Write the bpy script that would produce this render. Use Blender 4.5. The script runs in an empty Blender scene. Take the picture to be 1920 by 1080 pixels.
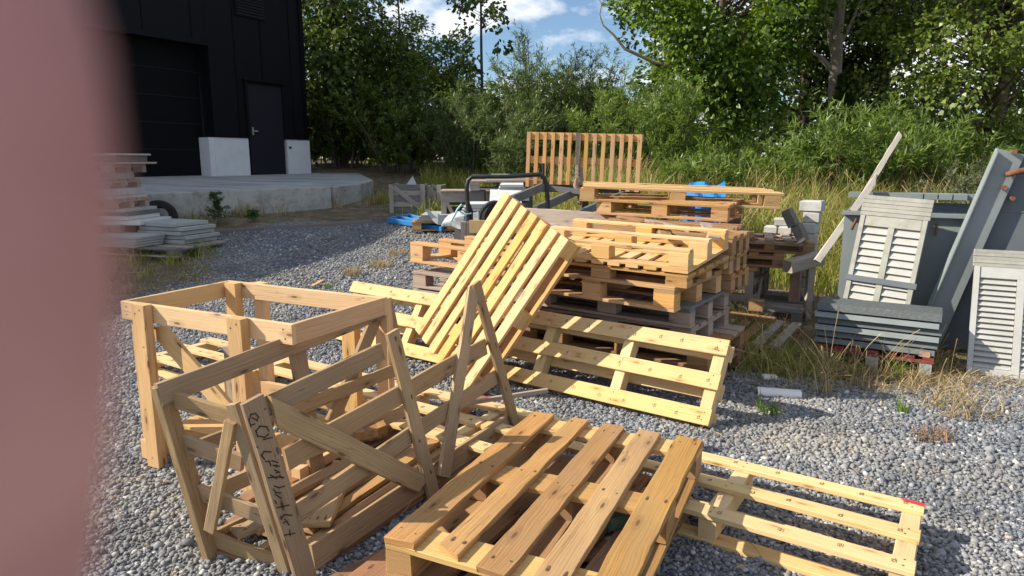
import bpy, bmesh, math, random
import numpy as np
from mathutils import Vector, Matrix, Euler

S = bpy.context.scene
COL = S.collection
R = math.radians
RNG = random.Random(7)
NR = np.random.default_rng(11)

# ------------------------------------------------------------------ camera model (real position: eye height 1.5 m)
F, TILT, H = 1280.0, R(10.62), 1.5
CT, ST = math.cos(TILT), math.sin(TILT)

def ray(px, py):
    a, c = (px - 960) / F, (540 - py) / F
    return Vector((a, CT + ST * c, -ST + CT * c))

EYE = Vector((0, 0, H))

def aty(px, py, Y):
    r = ray(px, py)
    return EYE + r * (Y / r.y)

def atz(px, py, z=0.0):
    r = ray(px, py)
    return EYE + r * ((z - H) / r.z)

def onpl(px, py, P, n):
    r = ray(px, py)
    return EYE + r * ((Vector(P) - EYE).dot(n) / r.dot(n))

_EY = [-50, 6.0, 8.0, 9.5, 10.5, 11.5, 13.5, 15.0, 18.0, 20.0, 30.0, 60, 400]
_EZ = [0, 0, .05, .20, .33, .48, .60, .75, 1.15, 1.3, 1.5, 1.6, 1.6]

def ter(x, y):
    return float(np.interp(y, _EY, _EZ)) + .012 * math.sin(x * 1.3 + y * .7) + .01 * math.sin(x * .6 - y * 1.9)

def tern(x, y):
    return np.interp(y, _EY, _EZ) + .012 * np.sin(x * 1.3 + y * .7) + .01 * np.sin(x * .6 - y * 1.9)

def ground_at(px, py):
    lo, hi = 1.0, 60.0
    for _ in range(50):
        m = (lo + hi) / 2
        p = aty(px, py, m)
        if p.z > ter(p.x, p.y): lo = m
        else: hi = m
    return aty(px, py, lo)

# ------------------------------------------------------------------ object helpers
MW = {}          # world matrices of the things (children are given in world or local coordinates)

def tag(o, label=None, cat=None, group=None, kind=None):
    if label: o['label'] = label
    if cat: o['category'] = cat
    if group: o['group'] = group
    if kind: o['kind'] = kind
    return o

def thing(name, label, cat, loc=(0, 0, 0), rot=None, group=None, mat=None):
    o = bpy.data.objects.new(name, None)
    o.empty_display_size = .1
    COL.objects.link(o)
    m = mat if mat is not None else Matrix.LocRotScale(Vector(loc), rot if rot is not None else Euler((0, 0, 0)), None)
    o.matrix_world = m
    MW[o.name] = m.copy()
    return tag(o, label, cat, group)

def link(name, me, parent=None, mats=()):
    o = bpy.data.objects.new(name, me)
    COL.objects.link(o)
    for m in mats: me.materials.append(m)
    if parent is not None: o.parent = parent
    return o

def mesh_np(name, V, Fq, smooth=False, uv=None, mi=None):
    """V (n,3), Fq (m,k) fixed size faces"""
    V = np.asarray(V, np.float32); Fq = np.asarray(Fq, np.int32)
    me = bpy.data.meshes.new(name)
    k = Fq.shape[1]
    me.vertices.add(len(V)); me.vertices.foreach_set('co', V.ravel())
    me.loops.add(Fq.size); me.loops.foreach_set('vertex_index', Fq.ravel())
    me.polygons.add(len(Fq))
    me.polygons.foreach_set('loop_start', np.arange(0, Fq.size, k, dtype=np.int32))
    me.polygons.foreach_set('loop_total', np.full(len(Fq), k, np.int32))
    if mi is not None: me.polygons.foreach_set('material_index', np.asarray(mi, np.int32))
    if smooth: me.polygons.foreach_set('use_smooth', np.ones(len(Fq), bool))
    if uv is not None:
        l = me.uv_layers.new(name='UV'); l.data.foreach_set('uv', np.asarray(uv, np.float32).ravel())
    me.update(calc_edges=True)
    me.validate()
    return me

class MB:
    """collects polygons (with uv and material slot) that become one mesh"""
    def __init__(s): s.v = []; s.f = []; s.u = []; s.m = []; s.sm = []
    def poly(s, pts, uv=None, mi=0, smooth=False):
        b = len(s.v); s.v += [tuple(p) for p in pts]
        s.f.append(tuple(range(b, b + len(pts)))); s.u.append(uv or [(0, 0)] * len(pts)); s.m.append(mi); s.sm.append(smooth)
    def raw(s, verts, faces, uvs=None, mi=0, smooth=False):
        b = len(s.v); s.v += [tuple(p) for p in verts]
        for i, f in enumerate(faces):
            s.f.append(tuple(b + j for j in f)); s.u.append(uvs[i] if uvs else [(0, 0)] * len(f)); s.m.append(mi); s.sm.append(smooth)
    def box(s, c, d, M=None, mi=0, bev=0.0):
        x, y, z = [k / 2 for k in d]; c = Vector(c)
        s.slab([Vector((-x, -y, 0)), Vector((x, -y, 0)), Vector((x, y, 0)), Vector((-x, y, 0))], -z, z, c, M, mi, bev)
    def slab(s, outline, z0, z1, c=Vector((0, 0, 0)), M=None, mi=0, bev=0.0):
        """vertical prism over an outline; bev chamfers the top and bottom rims"""
        n = len(outline); rings = []
        cen = sum(outline, Vector((0, 0, 0))) / n
        def inset(k): return [p + (cen - p).normalized() * k * 1.4 for p in outline]
        lv = [(inset(bev), z0), (outline, z0 + bev), (outline, z1 - bev), (inset(bev), z1)] if bev > 0 else [(outline, z0), (outline, z1)]
        T = (M or Matrix.Identity(4))
        for o, z in lv: rings.append([T @ (c + Vector((p.x, p.y, z))) for p in o])
        verts = [p for r in rings for p in r]; faces = []; uvs = []
        ext = max((p - cen).length for p in outline)
        for k in range(len(rings) - 1):
            for i in range(n):
                j = (i + 1) % n
                faces.append((k * n + i, k * n + j, (k + 1) * n + j, (k + 1) * n + i))
                w = (outline[j] - outline[i]).length
                uvs.append([(0, lv[k][1]), (w, lv[k][1]), (w, lv[k + 1][1]), (0, lv[k + 1][1])])
        faces.append(tuple(reversed(range(n)))); uvs.append([(p.x, p.y) for p in reversed(outline)])
        b = (len(rings) - 1) * n
        faces.append(tuple(b + i for i in range(n))); uvs.append([(p.x, p.y) for p in outline])
        s.raw(verts, faces, uvs, mi)
    def tube(s, pts, rad, n=8, mi=0, cap=True, smooth=True):
        pts = [Vector(p) for p in pts]
        rad = rad if isinstance(rad, (list, tuple)) else [rad] * len(pts)
        up = Vector((0, 0, 1)); rings = []; pa = None
        for i, p in enumerate(pts):
            t = (pts[min(i + 1, len(pts) - 1)] - pts[max(i - 1, 0)]).normalized()
            if pa is None:
                a = t.cross(up)
                if a.length < .1: a = t.cross(Vector((1, 0, 0)))
            else:
                a = pa - t * pa.dot(t)
            a.normalize(); pa = a; b = t.cross(a)
            rings.append([p + (a * math.cos(k * 2 * math.pi / n) + b * math.sin(k * 2 * math.pi / n)) * rad[i] for k in range(n)])
        verts = [q for r in rings for q in r]; faces = []
        for i in range(len(rings) - 1):
            for k in range(n):
                j = (k + 1) % n
                faces.append((i * n + k, i * n + j, (i + 1) * n + j, (i + 1) * n + k))
        s.raw(verts, faces, None, mi, smooth)
        if cap:
            s.poly(list(reversed(rings[0])), None, mi); s.poly(rings[-1], None, mi)
    def build(s, name, mats, parent=None, world=True):
        if parent is not None and world:
            inv = MW[parent.name].inverted() if parent.name in MW else Matrix.Identity(4)
            s.v = [tuple(inv @ Vector(p)) for p in s.v]
        me = bpy.data.meshes.new(name)
        me.from_pydata(s.v, [], s.f)
        uv = me.uv_layers.new(name='UV')
        flat = [c for f in s.u for p in f for c in p]
        uv.data.foreach_set('uv', flat)
        me.polygons.foreach_set('material_index', s.m); me.polygons.foreach_set('use_smooth', s.sm)
        me.update()
        return link(name, me, parent, mats if isinstance(mats, (list, tuple)) else [mats])

def frame(P0, Px, Py, face=None):
    """orthonormal frame: x along P0->Px, z the surface normal turned towards `face`"""
    P0, Px, Py = Vector(P0), Vector(Px), Vector(Py)
    ex = (Px - P0).normalized(); ey = (Py - P0); ey = (ey - ex * ey.dot(ex)).normalized()
    n = ex.cross(ey)
    if face is not None and n.dot(Vector(face)) < 0: n = -n
    ey = n.cross(ex)
    M = Matrix((ex, ey, n)).transposed().to_4x4()
    return M

# ------------------------------------------------------------------ materials
def newmat(name):
    m = bpy.data.materials.new(name); m.use_nodes = True
    nt = m.node_tree; nt.nodes.clear()
    out = nt.nodes.new('ShaderNodeOutputMaterial'); b = nt.nodes.new('ShaderNodeBsdfPrincipled')
    nt.links.new(b.outputs[0], out.inputs[0])
    b.inputs['Specular IOR Level'].default_value = .3
    return m, nt, b

def N(nt, typ, **kw):
    n = nt.nodes.new(typ)
    for k, v in kw.items():
        if k.startswith('i_'):
            key = k[2:]
            key = int(key) if key.isdigit() else key
            n.inputs[key].default_value = v
        else: setattr(n, k, v)
    return n

def ramp(nt, stops, interp='LINEAR'):
    r = nt.nodes.new('ShaderNodeValToRGB'); e = r.color_ramp.elements
    r.color_ramp.interpolation = interp
    while len(e) < len(stops): e.new(.5)
    for k, (p, c) in zip(e, stops):
        k.position = p; k.color = (*c, 1) if len(c) == 3 else c
    return r

def mix(nt, a, b, fac, mode='MIX'):
    m = nt.nodes.new('ShaderNodeMix'); m.data_type = 'RGBA'; m.blend_type = mode
    for i, v in ((0, fac), (6, a), (7, b)):
        if hasattr(v, 'links'): nt.links.new(v, m.inputs[i])
        elif i == 0: m.inputs[0].default_value = v
        else: m.inputs[i].default_value = (*v, 1)
    return m.outputs[2]

def math_(nt, op, a, b=None):
    m = nt.nodes.new('ShaderNodeMath'); m.operation = op
    for i, v in ((0, a), (1, b)):
        if v is None: continue
        if hasattr(v, 'links'): nt.links.new(v, m.inputs[i])
        else: m.inputs[i].default_value = v
    return m.outputs[0]

def wood(name, light, dark, knot, grey=0.0, greycol=(.3, .28, .25), rough=.78, fibre=1.0, stain=.35, tone=.22, knots=.085):
    m, nt, b = newmat(name); L = nt.links
    uv = N(nt, 'ShaderNodeUVMap', uv_map='UV'); geo = N(nt, 'ShaderNodeNewGeometry')
    oi = N(nt, 'ShaderNodeObjectInfo')
    rnd = math_(nt, 'FRACT', math_(nt, 'ADD', geo.outputs['Random Per Island'], oi.outputs['Random']))
    off = N(nt, 'ShaderNodeCombineXYZ'); L.new(math_(nt, 'MULTIPLY', rnd, 37.0), off.inputs[0]); L.new(math_(nt, 'MULTIPLY', rnd, 91.0), off.inputs[1])
    L.new(math_(nt, 'MULTIPLY', rnd, 13.0), off.inputs[2])
    ad = N(nt, 'ShaderNodeVectorMath', operation='ADD'); L.new(uv.outputs[0], ad.inputs[0]); L.new(off.outputs[0], ad.inputs[1])
    def scl(v): 
        s = N(nt, 'ShaderNodeVectorMath', operation='MULTIPLY'); L.new(ad.outputs[0], s.inputs[0]); s.inputs[1].default_value = v; return s.outputs[0]
    # growth rings: bands along the board, bent by low noise
    nb = N(nt, 'ShaderNodeTexNoise', i_Scale=1.0, i_Detail=2.0); L.new(scl((1.1, 9, 1)), nb.inputs['Vector'])
    wv = N(nt, 'ShaderNodeMath', operation='MULTIPLY_ADD'); L.new(nb.outputs[0], wv.inputs[0]); wv.inputs[1].default_value = 7.0
    sp = N(nt, 'ShaderNodeSeparateXYZ'); L.new(scl((1, 85, 1)), sp.inputs[0]); L.new(sp.outputs[1], wv.inputs[2])
    ring = math_(nt, 'FRACT', wv.outputs[0])
    rr = ramp(nt, [(0, (.0,) * 3), (.75, (.75,) * 3), (.93, (1,) * 3), (1, (.1,) * 3)]); L.new(ring, rr.inputs[0])
    fb = N(nt, 'ShaderNodeTexNoise', i_Scale=1.0, i_Detail=5.0, i_Roughness=.65); L.new(scl((3.5, 150, 1)), fb.inputs['Vector'])
    br = N(nt, 'ShaderNodeTexNoise', i_Scale=1.0, i_Detail=3.0); L.new(scl((2.2, 7, 1)), br.inputs['Vector'])
    f1 = math_(nt, 'ADD', math_(nt, 'MULTIPLY', rr.outputs[0], .17), math_(nt, 'MULTIPLY', fb.outputs[0], .55 * fibre))
    f2 = math_(nt, 'ADD', f1, math_(nt, 'MULTIPLY', br.outputs[0], .40))
    mr = ramp(nt, [(.28, light), (.82, dark)]); L.new(f2, mr.inputs[0])
    col = mr.outputs[0]
    # knots
    vo = N(nt, 'ShaderNodeTexVoronoi', voronoi_dimensions='2D', i_Scale=1.0); L.new(scl((2.7, 9.5, 1)), vo.inputs['Vector'])
    kr = ramp(nt, [(0, (1,) * 3), (knots * .5, (.85,) * 3), (knots, (.12,) * 3), (knots * 1.25, (.3,) * 3), (knots * 2.2, (0,) * 3)]); L.new(vo.outputs['Distance'], kr.inputs[0])
    col = mix(nt, col, knot, kr.outputs[0])
    # end grain: rings on the sawn ends (their uv sits at u = 5 and 7)
    es = N(nt, 'ShaderNodeSeparateXYZ'); L.new(uv.outputs[0], es.inputs[0])
    ea = math_(nt, 'SUBTRACT', es.outputs[0], math_(nt, 'ROUND', es.outputs[0])); eo = math_(nt, 'MULTIPLY', math_(nt, 'SUBTRACT', rnd, .5), .09)
    ex_ = math_(nt, 'ADD', ea, eo); ey_ = math_(nt, 'ADD', es.outputs[1], math_(nt, 'MULTIPLY', eo, .8))
    rd = math_(nt, 'SQRT', math_(nt, 'ADD', math_(nt, 'MULTIPLY', ex_, ex_), math_(nt, 'MULTIPLY', ey_, ey_)))
    rs = math_(nt, 'ADD', math_(nt, 'MULTIPLY', math_(nt, 'SINE', math_(nt, 'MULTIPLY', math_(nt, 'ADD', rd, math_(nt, 'MULTIPLY', fb.outputs[0], .003)), 950.0)), .5), .5)
    er = ramp(nt, [(.1, light), (.9, tuple(x * .62 + y * .38 for x, y in zip(dark, light)))]); L.new(rs, er.inputs[0])
    ec = mix(nt, er.outputs[0], (light[0] * .75, light[1] * .66, light[2] * .55), .45)
    col = mix(nt, col, ec, math_(nt, 'GREATER_THAN', es.outputs[0], 4.5))
    # board to board tone
    tn = N(nt, 'ShaderNodeHueSaturation'); L.new(col, tn.inputs['Color'])
    L.new(math_(nt, 'ADD', math_(nt, 'MULTIPLY', rnd, tone * 1.6), 1 - tone * .9), tn.inputs['Value'])
    r2 = math_(nt, 'FRACT', math_(nt, 'MULTIPLY', rnd, 7.31))
    L.new(math_(nt, 'ADD', math_(nt, 'MULTIPLY', r2, .20), .84), tn.inputs['Saturation'])
    L.new(math_(nt, 'ADD', math_(nt, 'MULTIPLY', math_(nt, 'FRACT', math_(nt, 'MULTIPLY', rnd, 3.17)), .010), .495), tn.inputs['Hue'])
    col = tn.outputs[0]
    # grey weathering and dirt patches (own shapes, fixed to the wood)
    wn = N(nt, 'ShaderNodeTexNoise', i_Scale=1.0, i_Detail=6.0, i_Roughness=.7); L.new(scl((2.0, 6, 1)), wn.inputs['Vector'])
    wr = ramp(nt, [(.62 - .35 * grey - .05, (0,) * 3), (.95 - .35 * grey, (min(1, .25 + grey),) * 3)]); L.new(wn.outputs[0], wr.inputs[0])
    col = mix(nt, col, greycol, wr.outputs[0])
    dn = N(nt, 'ShaderNodeTexNoise', i_Scale=1.0, i_Detail=8.0, i_Roughness=.75); L.new(scl((6.0, 17, 1)), dn.inputs['Vector'])
    dr = ramp(nt, [(.60, (1,) * 3), (.78, (1 - stain,) * 3)]); L.new(dn.outputs[0], dr.inputs[0])
    col = mix(nt, col, dr.outputs[0], 1.0, 'MULTIPLY')
    # thin drying cracks
    cn = N(nt, 'ShaderNodeTexNoise', i_Scale=1.0, i_Detail=2.0); L.new(scl((1.3, 38, 1)), cn.inputs['Vector'])
    ca = math_(nt, 'ABSOLUTE', math_(nt, 'SUBTRACT', cn.outputs[0], .5))
    cr = ramp(nt, [(.0, (.42,) * 3), (.012, (1,) * 3)]); L.new(ca, cr.inputs[0])
    cm = N(nt, 'ShaderNodeTexNoise', i_Scale=1.0); L.new(scl((1.7, 5, 1)), cm.inputs['Vector'])
    cmr = ramp(nt, [(.5, (0,) * 3), (.62, (.9,) * 3)]); L.new(cm.outputs[0], cmr.inputs[0])
    col = mix(nt, col, mix(nt, col, cr.outputs[0], 1.0, 'MULTIPLY'), cmr.outputs[0])
    L.new(col, b.inputs['Base Color']); b.inputs['Roughness'].default_value = rough; b.inputs['Specular IOR Level'].default_value = .22
    bp = N(nt, 'ShaderNodeBump', i_Strength=.35, i_Distance=.004)
    L.new(math_(nt, 'ADD', f2, math_(nt, 'MULTIPLY', cr.outputs[0], .6)), bp.inputs['Height']); L.new(bp.outputs[0], b.inputs['Normal'])
    return m

def plain(name, col, rough=.6, metal=0.0, var=.12, scale=6.0, col2=None, amt=.5, bump=0.0, bscale=60, stretch=(1, 1, 1), spec=.3, thr=(.5, .68)):
    """painted / cast surface: soft tone variation + patches of a second colour"""
    m, nt, b = newmat(name); L = nt.links
    tc = N(nt, 'ShaderNodeTexCoord'); mp = N(nt, 'ShaderNodeMapping'); mp.inputs['Scale'].default_value = stretch
    L.new(tc.outputs['Object'], mp.inputs[0]); v = mp.outputs[0]
    n1 = N(nt, 'ShaderNodeTexNoise', i_Scale=scale, i_Detail=6.0, i_Roughness=.65); L.new(v, n1.inputs['Vector'])
    geo = N(nt, 'ShaderNodeNewGeometry')
    lo = tuple(c * (1 - var) for c in col); hi = tuple(min(1, c * (1 + var)) for c in col)
    r1 = ramp(nt, [(.3, lo), (.7, hi)]); L.new(n1.outputs[0], r1.inputs[0]); c = r1.outputs[0]
    if col2:
        n2 = N(nt, 'ShaderNodeTexNoise', i_Scale=scale * 1.7, i_Detail=9.0, i_Roughness=.7); L.new(v, n2.inputs['Vector'])
        r2 = ramp(nt, [(thr[0], (0,) * 3), (thr[1], (amt,) * 3)]); L.new(n2.outputs[0], r2.inputs[0])
        c = mix(nt, c, col2, r2.outputs[0])
    hv = N(nt, 'ShaderNodeHueSaturation'); L.new(c, hv.inputs['Color'])
    L.new(math_(nt, 'ADD', math_(nt, 'MULTIPLY', geo.outputs['Random Per Island'], var), 1 - var / 2), hv.inputs['Value'])
    L.new(hv.outputs[0], b.inputs['Base Color'])
    b.inputs['Roughness'].default_value = rough; b.inputs['Metallic'].default_value = metal; b.inputs['Specular IOR Level'].default_value = spec
    if bump:
        n3 = N(nt, 'ShaderNodeTexNoise', i_Scale=bscale, i_Detail=5.0); L.new(v, n3.inputs['Vector'])
        bp = N(nt, 'ShaderNodeBump', i_Strength=bump, i_Distance=.01); L.new(n3.outputs[0], bp.inputs['Height']); L.new(bp.outputs[0], b.inputs['Normal'])
    return m

def leafmat(name, c1, c2, c3, trans=.35, rough=.5, spec=.35):
    m = bpy.data.materials.new(name); m.use_nodes = True; nt = m.node_tree; nt.nodes.clear(); L = nt.links
    out = N(nt, 'ShaderNodeOutputMaterial'); geo = N(nt, 'ShaderNodeNewGeometry')
    r = ramp(nt, [(0, c1), (.55, c2), (1, c3)]); L.new(geo.outputs['Random Per Island'], r.inputs[0])
    b = N(nt, 'ShaderNodeBsdfPrincipled'); b.inputs['Roughness'].default_value = rough; b.inputs['Specular IOR Level'].default_value = spec
    L.new(r.outputs[0], b.inputs['Base Color'])
    t = N(nt, 'ShaderNodeBsdfTranslucent')
    h = N(nt, 'ShaderNodeHueSaturation', i_Value=1.35, i_Hue=.485, i_Saturation=1.1); L.new(r.outputs[0], h.inputs['Color']); L.new(h.outputs[0], t.inputs[0])
    mx = N(nt, 'ShaderNodeMixShader'); mx.inputs[0].default_value = trans
    L.new(b.outputs[0], mx.inputs[1]); L.new(t.outputs[0], mx.inputs[2]); L.new(mx.outputs[0], out.inputs[0])
    return m

W_FRESH = wood('fresh_pine', (.76, .50, .205), (.50, .285, .095), (.30, .14, .045), stain=.15, tone=.14)
W_PALE = wood('pale_spruce', (.76, .555, .265), (.58, .385, .155), (.40, .20, .07), stain=.1, tone=.10)
W_ORANGE = wood('orange_pine', (.70, .42, .17), (.42, .22, .08), (.20, .085, .03), stain=.12, tone=.14)
W_BOX = wood('crate_pine', (.74, .49, .235), (.50, .29, .115), (.16, .07, .03), stain=.15, tone=.14)
W_EUR = wood('worn_pallet_pine', (.56, .325, .12), (.28, .14, .045), (.12, .05, .02), grey=.25, greycol=(.24, .19, .12), stain=.62)
W_BROWN = wood('brown_pallet_pine', (.46, .27, .115), (.25, .125, .045), (.12, .05, .02), grey=.3, greycol=(.26, .21, .15), stain=.5)
W_RACK = wood('weathered_crate_wood', (.52, .35, .18), (.27, .165, .075), (.10, .05, .02), grey=.42, greycol=(.27, .215, .15), stain=.62)
W_RED = wood('reddish_old_wood', (.40, .21, .10), (.20, .09, .04), (.09, .04, .02), grey=.3, greycol=(.25, .19, .14), stain=.5)
W_GREY = wood('grey_weathered_wood', (.42, .36, .29), (.22, .18, .145), (.09, .07, .055), grey=.7, greycol=(.36, .34, .31), stain=.5)
W_PINKGREY = wood('pinkish_weathered_wood', (.46, .35, .28), (.27, .19, .14), (.10, .07, .05), grey=.6, greycol=(.38, .33, .29), stain=.45)
W_DARKGREY = wood('dark_weathered_wood', (.20, .185, .17), (.10, .092, .085), (.05, .045, .04), grey=.7, greycol=(.19, .19, .19), stain=.45)
W_MAROON = wood('maroon_painted_wood', (.26, .05, .045), (.16, .028, .026), (.08, .02, .02), grey=.15, greycol=(.28, .2, .17), stain=.4, knots=.02)
W_DRIFT = wood('bleached_plank_wood', (.62, .56, .48), (.36, .31, .26), (.14, .11, .09), grey=.55, greycol=(.55, .52, .47), stain=.4)
HALO = plain('rust_stained_wood', (.13, .075, .035), .85, 0, .25)
NAIL = plain('nail_steel', (.10, .085, .07), .6, .3, .2)
INK = plain('black_marker_ink', (.022, .018, .016), .8, 0, .1)
REDP = plain('red_spray_paint', (.62, .035, .045), .6, 0, .1)
PINKP = plain('pink_spray_paint', (.75, .10, .17), .6, 0, .1)
PAPER = plain('white_paper', (.75, .74, .72), .8, 0, .04)

OLDWOOD = (W_EUR, W_BROWN, W_RACK, W_RED, W_GREY, W_PINKGREY)
# ------------------------------------------------------------------ boards
def board(parent, name, P0, P1, w, t, n, mat, world=True, nails=None, ch=.0022, rough=.0, seg=6, seed=None, cut0=0, cut1=0, extra=None, label=None):
    """one plank from P0 to P1 (centres of its end faces); n ~ normal of its wide face; w wide, t thick"""
    rg = random.Random(seed if seed is not None else RNG.random())
    P0, P1 = Vector(P0), Vector(P1)
    if world and parent is not None:
        inv = MW[parent.name].inverted(); P0 = inv @ P0; P1 = inv @ P1; n = inv.to_3x3() @ Vector(n)
    ex = (P1 - P0); Ln = ex.length; ex.normalize()
    ez = Vector(n); ez = (ez - ex * ez.dot(ex)).normalized(); ey = ez.cross(ex)
    ch = min(ch, t * .25, w * .25)
    prof = [(-w / 2, -t / 2 + ch), (-w / 2 + ch, -t / 2), (w / 2 - ch, -t / 2), (w / 2, -t / 2 + ch), (w / 2, t / 2 - ch), (w / 2 - ch, t / 2), (-w / 2 + ch, t / 2), (-w / 2, t / 2 - ch)]
    per = [0]
    for i in range(8):
        a, b = prof[i], prof[(i + 1) % 8]; per.append(per[-1] + math.hypot(b[0] - a[0], b[1] - a[1]))
    mb = MB(); rings = []
    bow = rg.uniform(-1, 1) * .0025 * Ln; bow2 = rg.uniform(-1, 1) * .0018 * Ln; tw = rg.uniform(-1, 1) * .012
    wob = [rg.uniform(-1, 1) * (.0008 + rough) for _ in range((seg + 1) * 8)]
    for i in range(seg + 1):
        u = i / seg; k = 4 * u * (1 - u)
        r = []
        for q, (a, b) in enumerate(prof):
            tt = tw * (u - .5); a2 = a - b * tt; b2 = b + a * tt
            sx = u * Ln
            if i == 0: sx += cut0 * a / w + rg.uniform(-1, 1) * rough * 2
            if i == seg: sx += cut1 * a / w + rg.uniform(-1, 1) * rough * 2
            o = wob[i * 8 + q]
            r.append(P0 + ex * sx + ey * (a2 + bow2 * k + o) + ez * (b2 + bow * k + o * .4))
        rings.append(r)
    verts = [p for r in rings for p in r]; faces = []; uvs = []
    for i in range(seg):
        for q in range(8):
            j = (q + 1) % 8
            faces.append((i * 8 + q, i * 8 + j, (i + 1) * 8 + j, (i + 1) * 8 + q))
            u0, u1 = i / seg * Ln, (i + 1) / seg * Ln
            uvs.append([(u0, per[q]), (u0, per[q + 1]), (u1, per[q + 1]), (u1, per[q])])
    faces.append(tuple(reversed(range(8)))); uvs.append([(5 + a, b) for a, b in reversed(prof)])
    faces.append(tuple(seg * 8 + q for q in range(8))); uvs.append([(7 + a, b) for a, b in prof])
    mb.raw(verts, faces, uvs, 0)
    mats = [mat]
    if nails:
        mats.append(NAIL); halo = mat in OLDWOOD
        if halo: mats.append(HALO)
        for (u, v) in nails:
            c = P0 + ex * u + ey * v + ez * (t / 2 + .0012 + abs(bow)*0)
            k = 4 * (u / Ln) * (1 - u / Ln); c = c + ez * (bow * k + tw * (u / Ln - .5) * v) + ey * bow2 * k
            if halo and rg.random() < .7:
                hl, hw_ = rg.uniform(.010, .026), rg.uniform(.004, .007)
                mb.poly([c - ez * .0005 + ex * math.cos(q * math.pi / 4) * hl * (1 if math.cos(q * math.pi / 4) > 0 else .5) + ey * math.sin(q * math.pi / 4) * hw_ for q in range(8)], None, 2)
            mb.poly([c + (ex * math.cos(q * math.pi / 3) + ey * math.sin(q * math.pi / 3)) * .0042 for q in range(6)], None, 1)
    if extra:
        for (m_, polys) in extra:          # polygons given in board coordinates (u along, v across, height above face)
            mats.append(m_); mi = len(mats) - 1
            for pl in polys:
                mb.poly([P0 + ex * u + ey * v + ez * (t / 2 + .0015 + 4 * (u / Ln) * (1 - u / Ln) * bow + tw * (u / Ln - .5) * v) + ey * (bow2 * 4 * (u / Ln) * (1 - u / Ln)) for (u, v) in pl], None, mi)
    o = mb.build(name, mats, parent, world=False)
    if label: o['label'] = label
    return o

def staple(parent, P, ex, ey, ez, s=.03):
    mb = MB(); r = .0011
    P = Vector(P) + ez * .0015
    pts = [P, P + ey * s * .9, P + ey * s * .9 + ex * s * .45, P + ex * s * .45 + ey * s * .35, P + ey * s * .35]
    mb.tube(pts, r, 5)
    return mb.build('staple', NAIL, parent, world=False)
# ------------------------------------------------------------------ pallet builders (local: centred in x/y, z = 0..Hp)
def nails_for(Ln, w, at):
    out = []
    for u in at:
        for v in (-w * .28, w * .25):
            out.append((u + RNG.uniform(-.008, .008), v + RNG.uniform(-.006, .006)))
    return out

def pallet(name, label, M, L=1.2, W=.8, Hp=.144, deck='long', nd=5, dw=(.143, .1, .143, .1, .143), mat=W_EUR, bmat=None, group=None,
           tb=.022, rough=.0, base=3, cat='pallet', mats=None, skip=(), nailed=True, bw=.145, blk=True, basemat=None, jit=.006, cross=3, railw=.1):
    """block pallet; deck 'long' = deck boards along x, 'cross' = slats along y over three rails along x"""
    root = thing(name, label, cat, group=group, mat=M)
    bmat = bmat or mat; basemat = basemat or mat
    sd = lambda: RNG.randrange(1 << 30)
    dws = list(dw) if not isinstance(dw, (int, float)) else [dw] * nd
    pick = lambda: RNG.choice(mats) if mats else mat
    zt = Hp - tb / 2
    xs = [-L / 2 + bw / 2, 0, L / 2 - bw / 2]
    ys = [-W / 2 + .05, 0, W / 2 - .05]
    if deck == 'long':
        g = (W - sum(dws)) / (nd - 1); y = -W / 2
        for k in range(nd):
            yc = y + dws[k] / 2 + RNG.uniform(-1, 1) * jit * (0 < k < nd - 1); y += dws[k] + g
            if k in skip: continue
            j = RNG.uniform(-1, 1) * jit
            board(root, 'deck_board', (-L / 2 + j, yc, zt), (L / 2 + j, yc + RNG.uniform(-1, 1) * jit, zt), dws[k], tb, (0, 0, 1), pick(), False,
                  nails_for(L, dws[k], [bw / 2, L / 2, L - bw / 2]) if nailed else None, rough=rough, seed=sd())
        for x in (xs if cross == 3 else np.linspace(xs[0], xs[-1], cross)):
            board(root, 'stringer_board', (x, -W / 2 + .002, zt - tb), (x, W / 2 - .002, zt - tb), bw * .95, tb * .98, (0, 0, 1), pick(), False, rough=rough, seed=sd())
        zb1 = Hp - 2 * tb
    else:
        g = (L - sum(dws)) / (nd - 1); x = -L / 2
        for k in range(nd):
            xc = x + dws[k] / 2 + RNG.uniform(-1, 1) * jit * (0 < k < nd - 1); x += dws[k] + g
            if k in skip: continue
            board(root, 'deck_board', (xc, -W / 2, zt), (xc + RNG.uniform(-1, 1) * jit, W / 2, zt), dws[k], tb, (0, 0, 1), pick(), False,
                  nails_for(W, dws[k], [.05, W / 2, W - .05]) if nailed else None, rough=rough, seed=sd())
        for y in ys:
            board(root, 'stringer_board', (-L / 2 + .002, y, zt - tb), (L / 2 - .002, y, zt - tb), .098, tb * .98, (0, 0, 1), pick(), False, rough=rough, seed=sd())
        zb1 = Hp - 2 * tb
    zb0 = tb if base else 0.0
    if blk:
        for x in xs:
            for y in ys:
                board(root, 'block', (x - bw / 2 + .002, y, (zb0 + zb1) / 2), (x + bw / 2 - .002, y, (zb0 + zb1) / 2), .096, zb1 - zb0 - .001, (0, 0, 1), bmat, False, seg=1, seed=sd(), rough=.0006)
    if base:
        for y in ys[:base] if base < 3 else ys:
            board(root, 'base_board', (-L / 2, y, tb / 2), (L / 2, y, tb / 2), railw, tb, (0, 0, 1), basemat, False, rough=rough, seed=sd())
    return root

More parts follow.
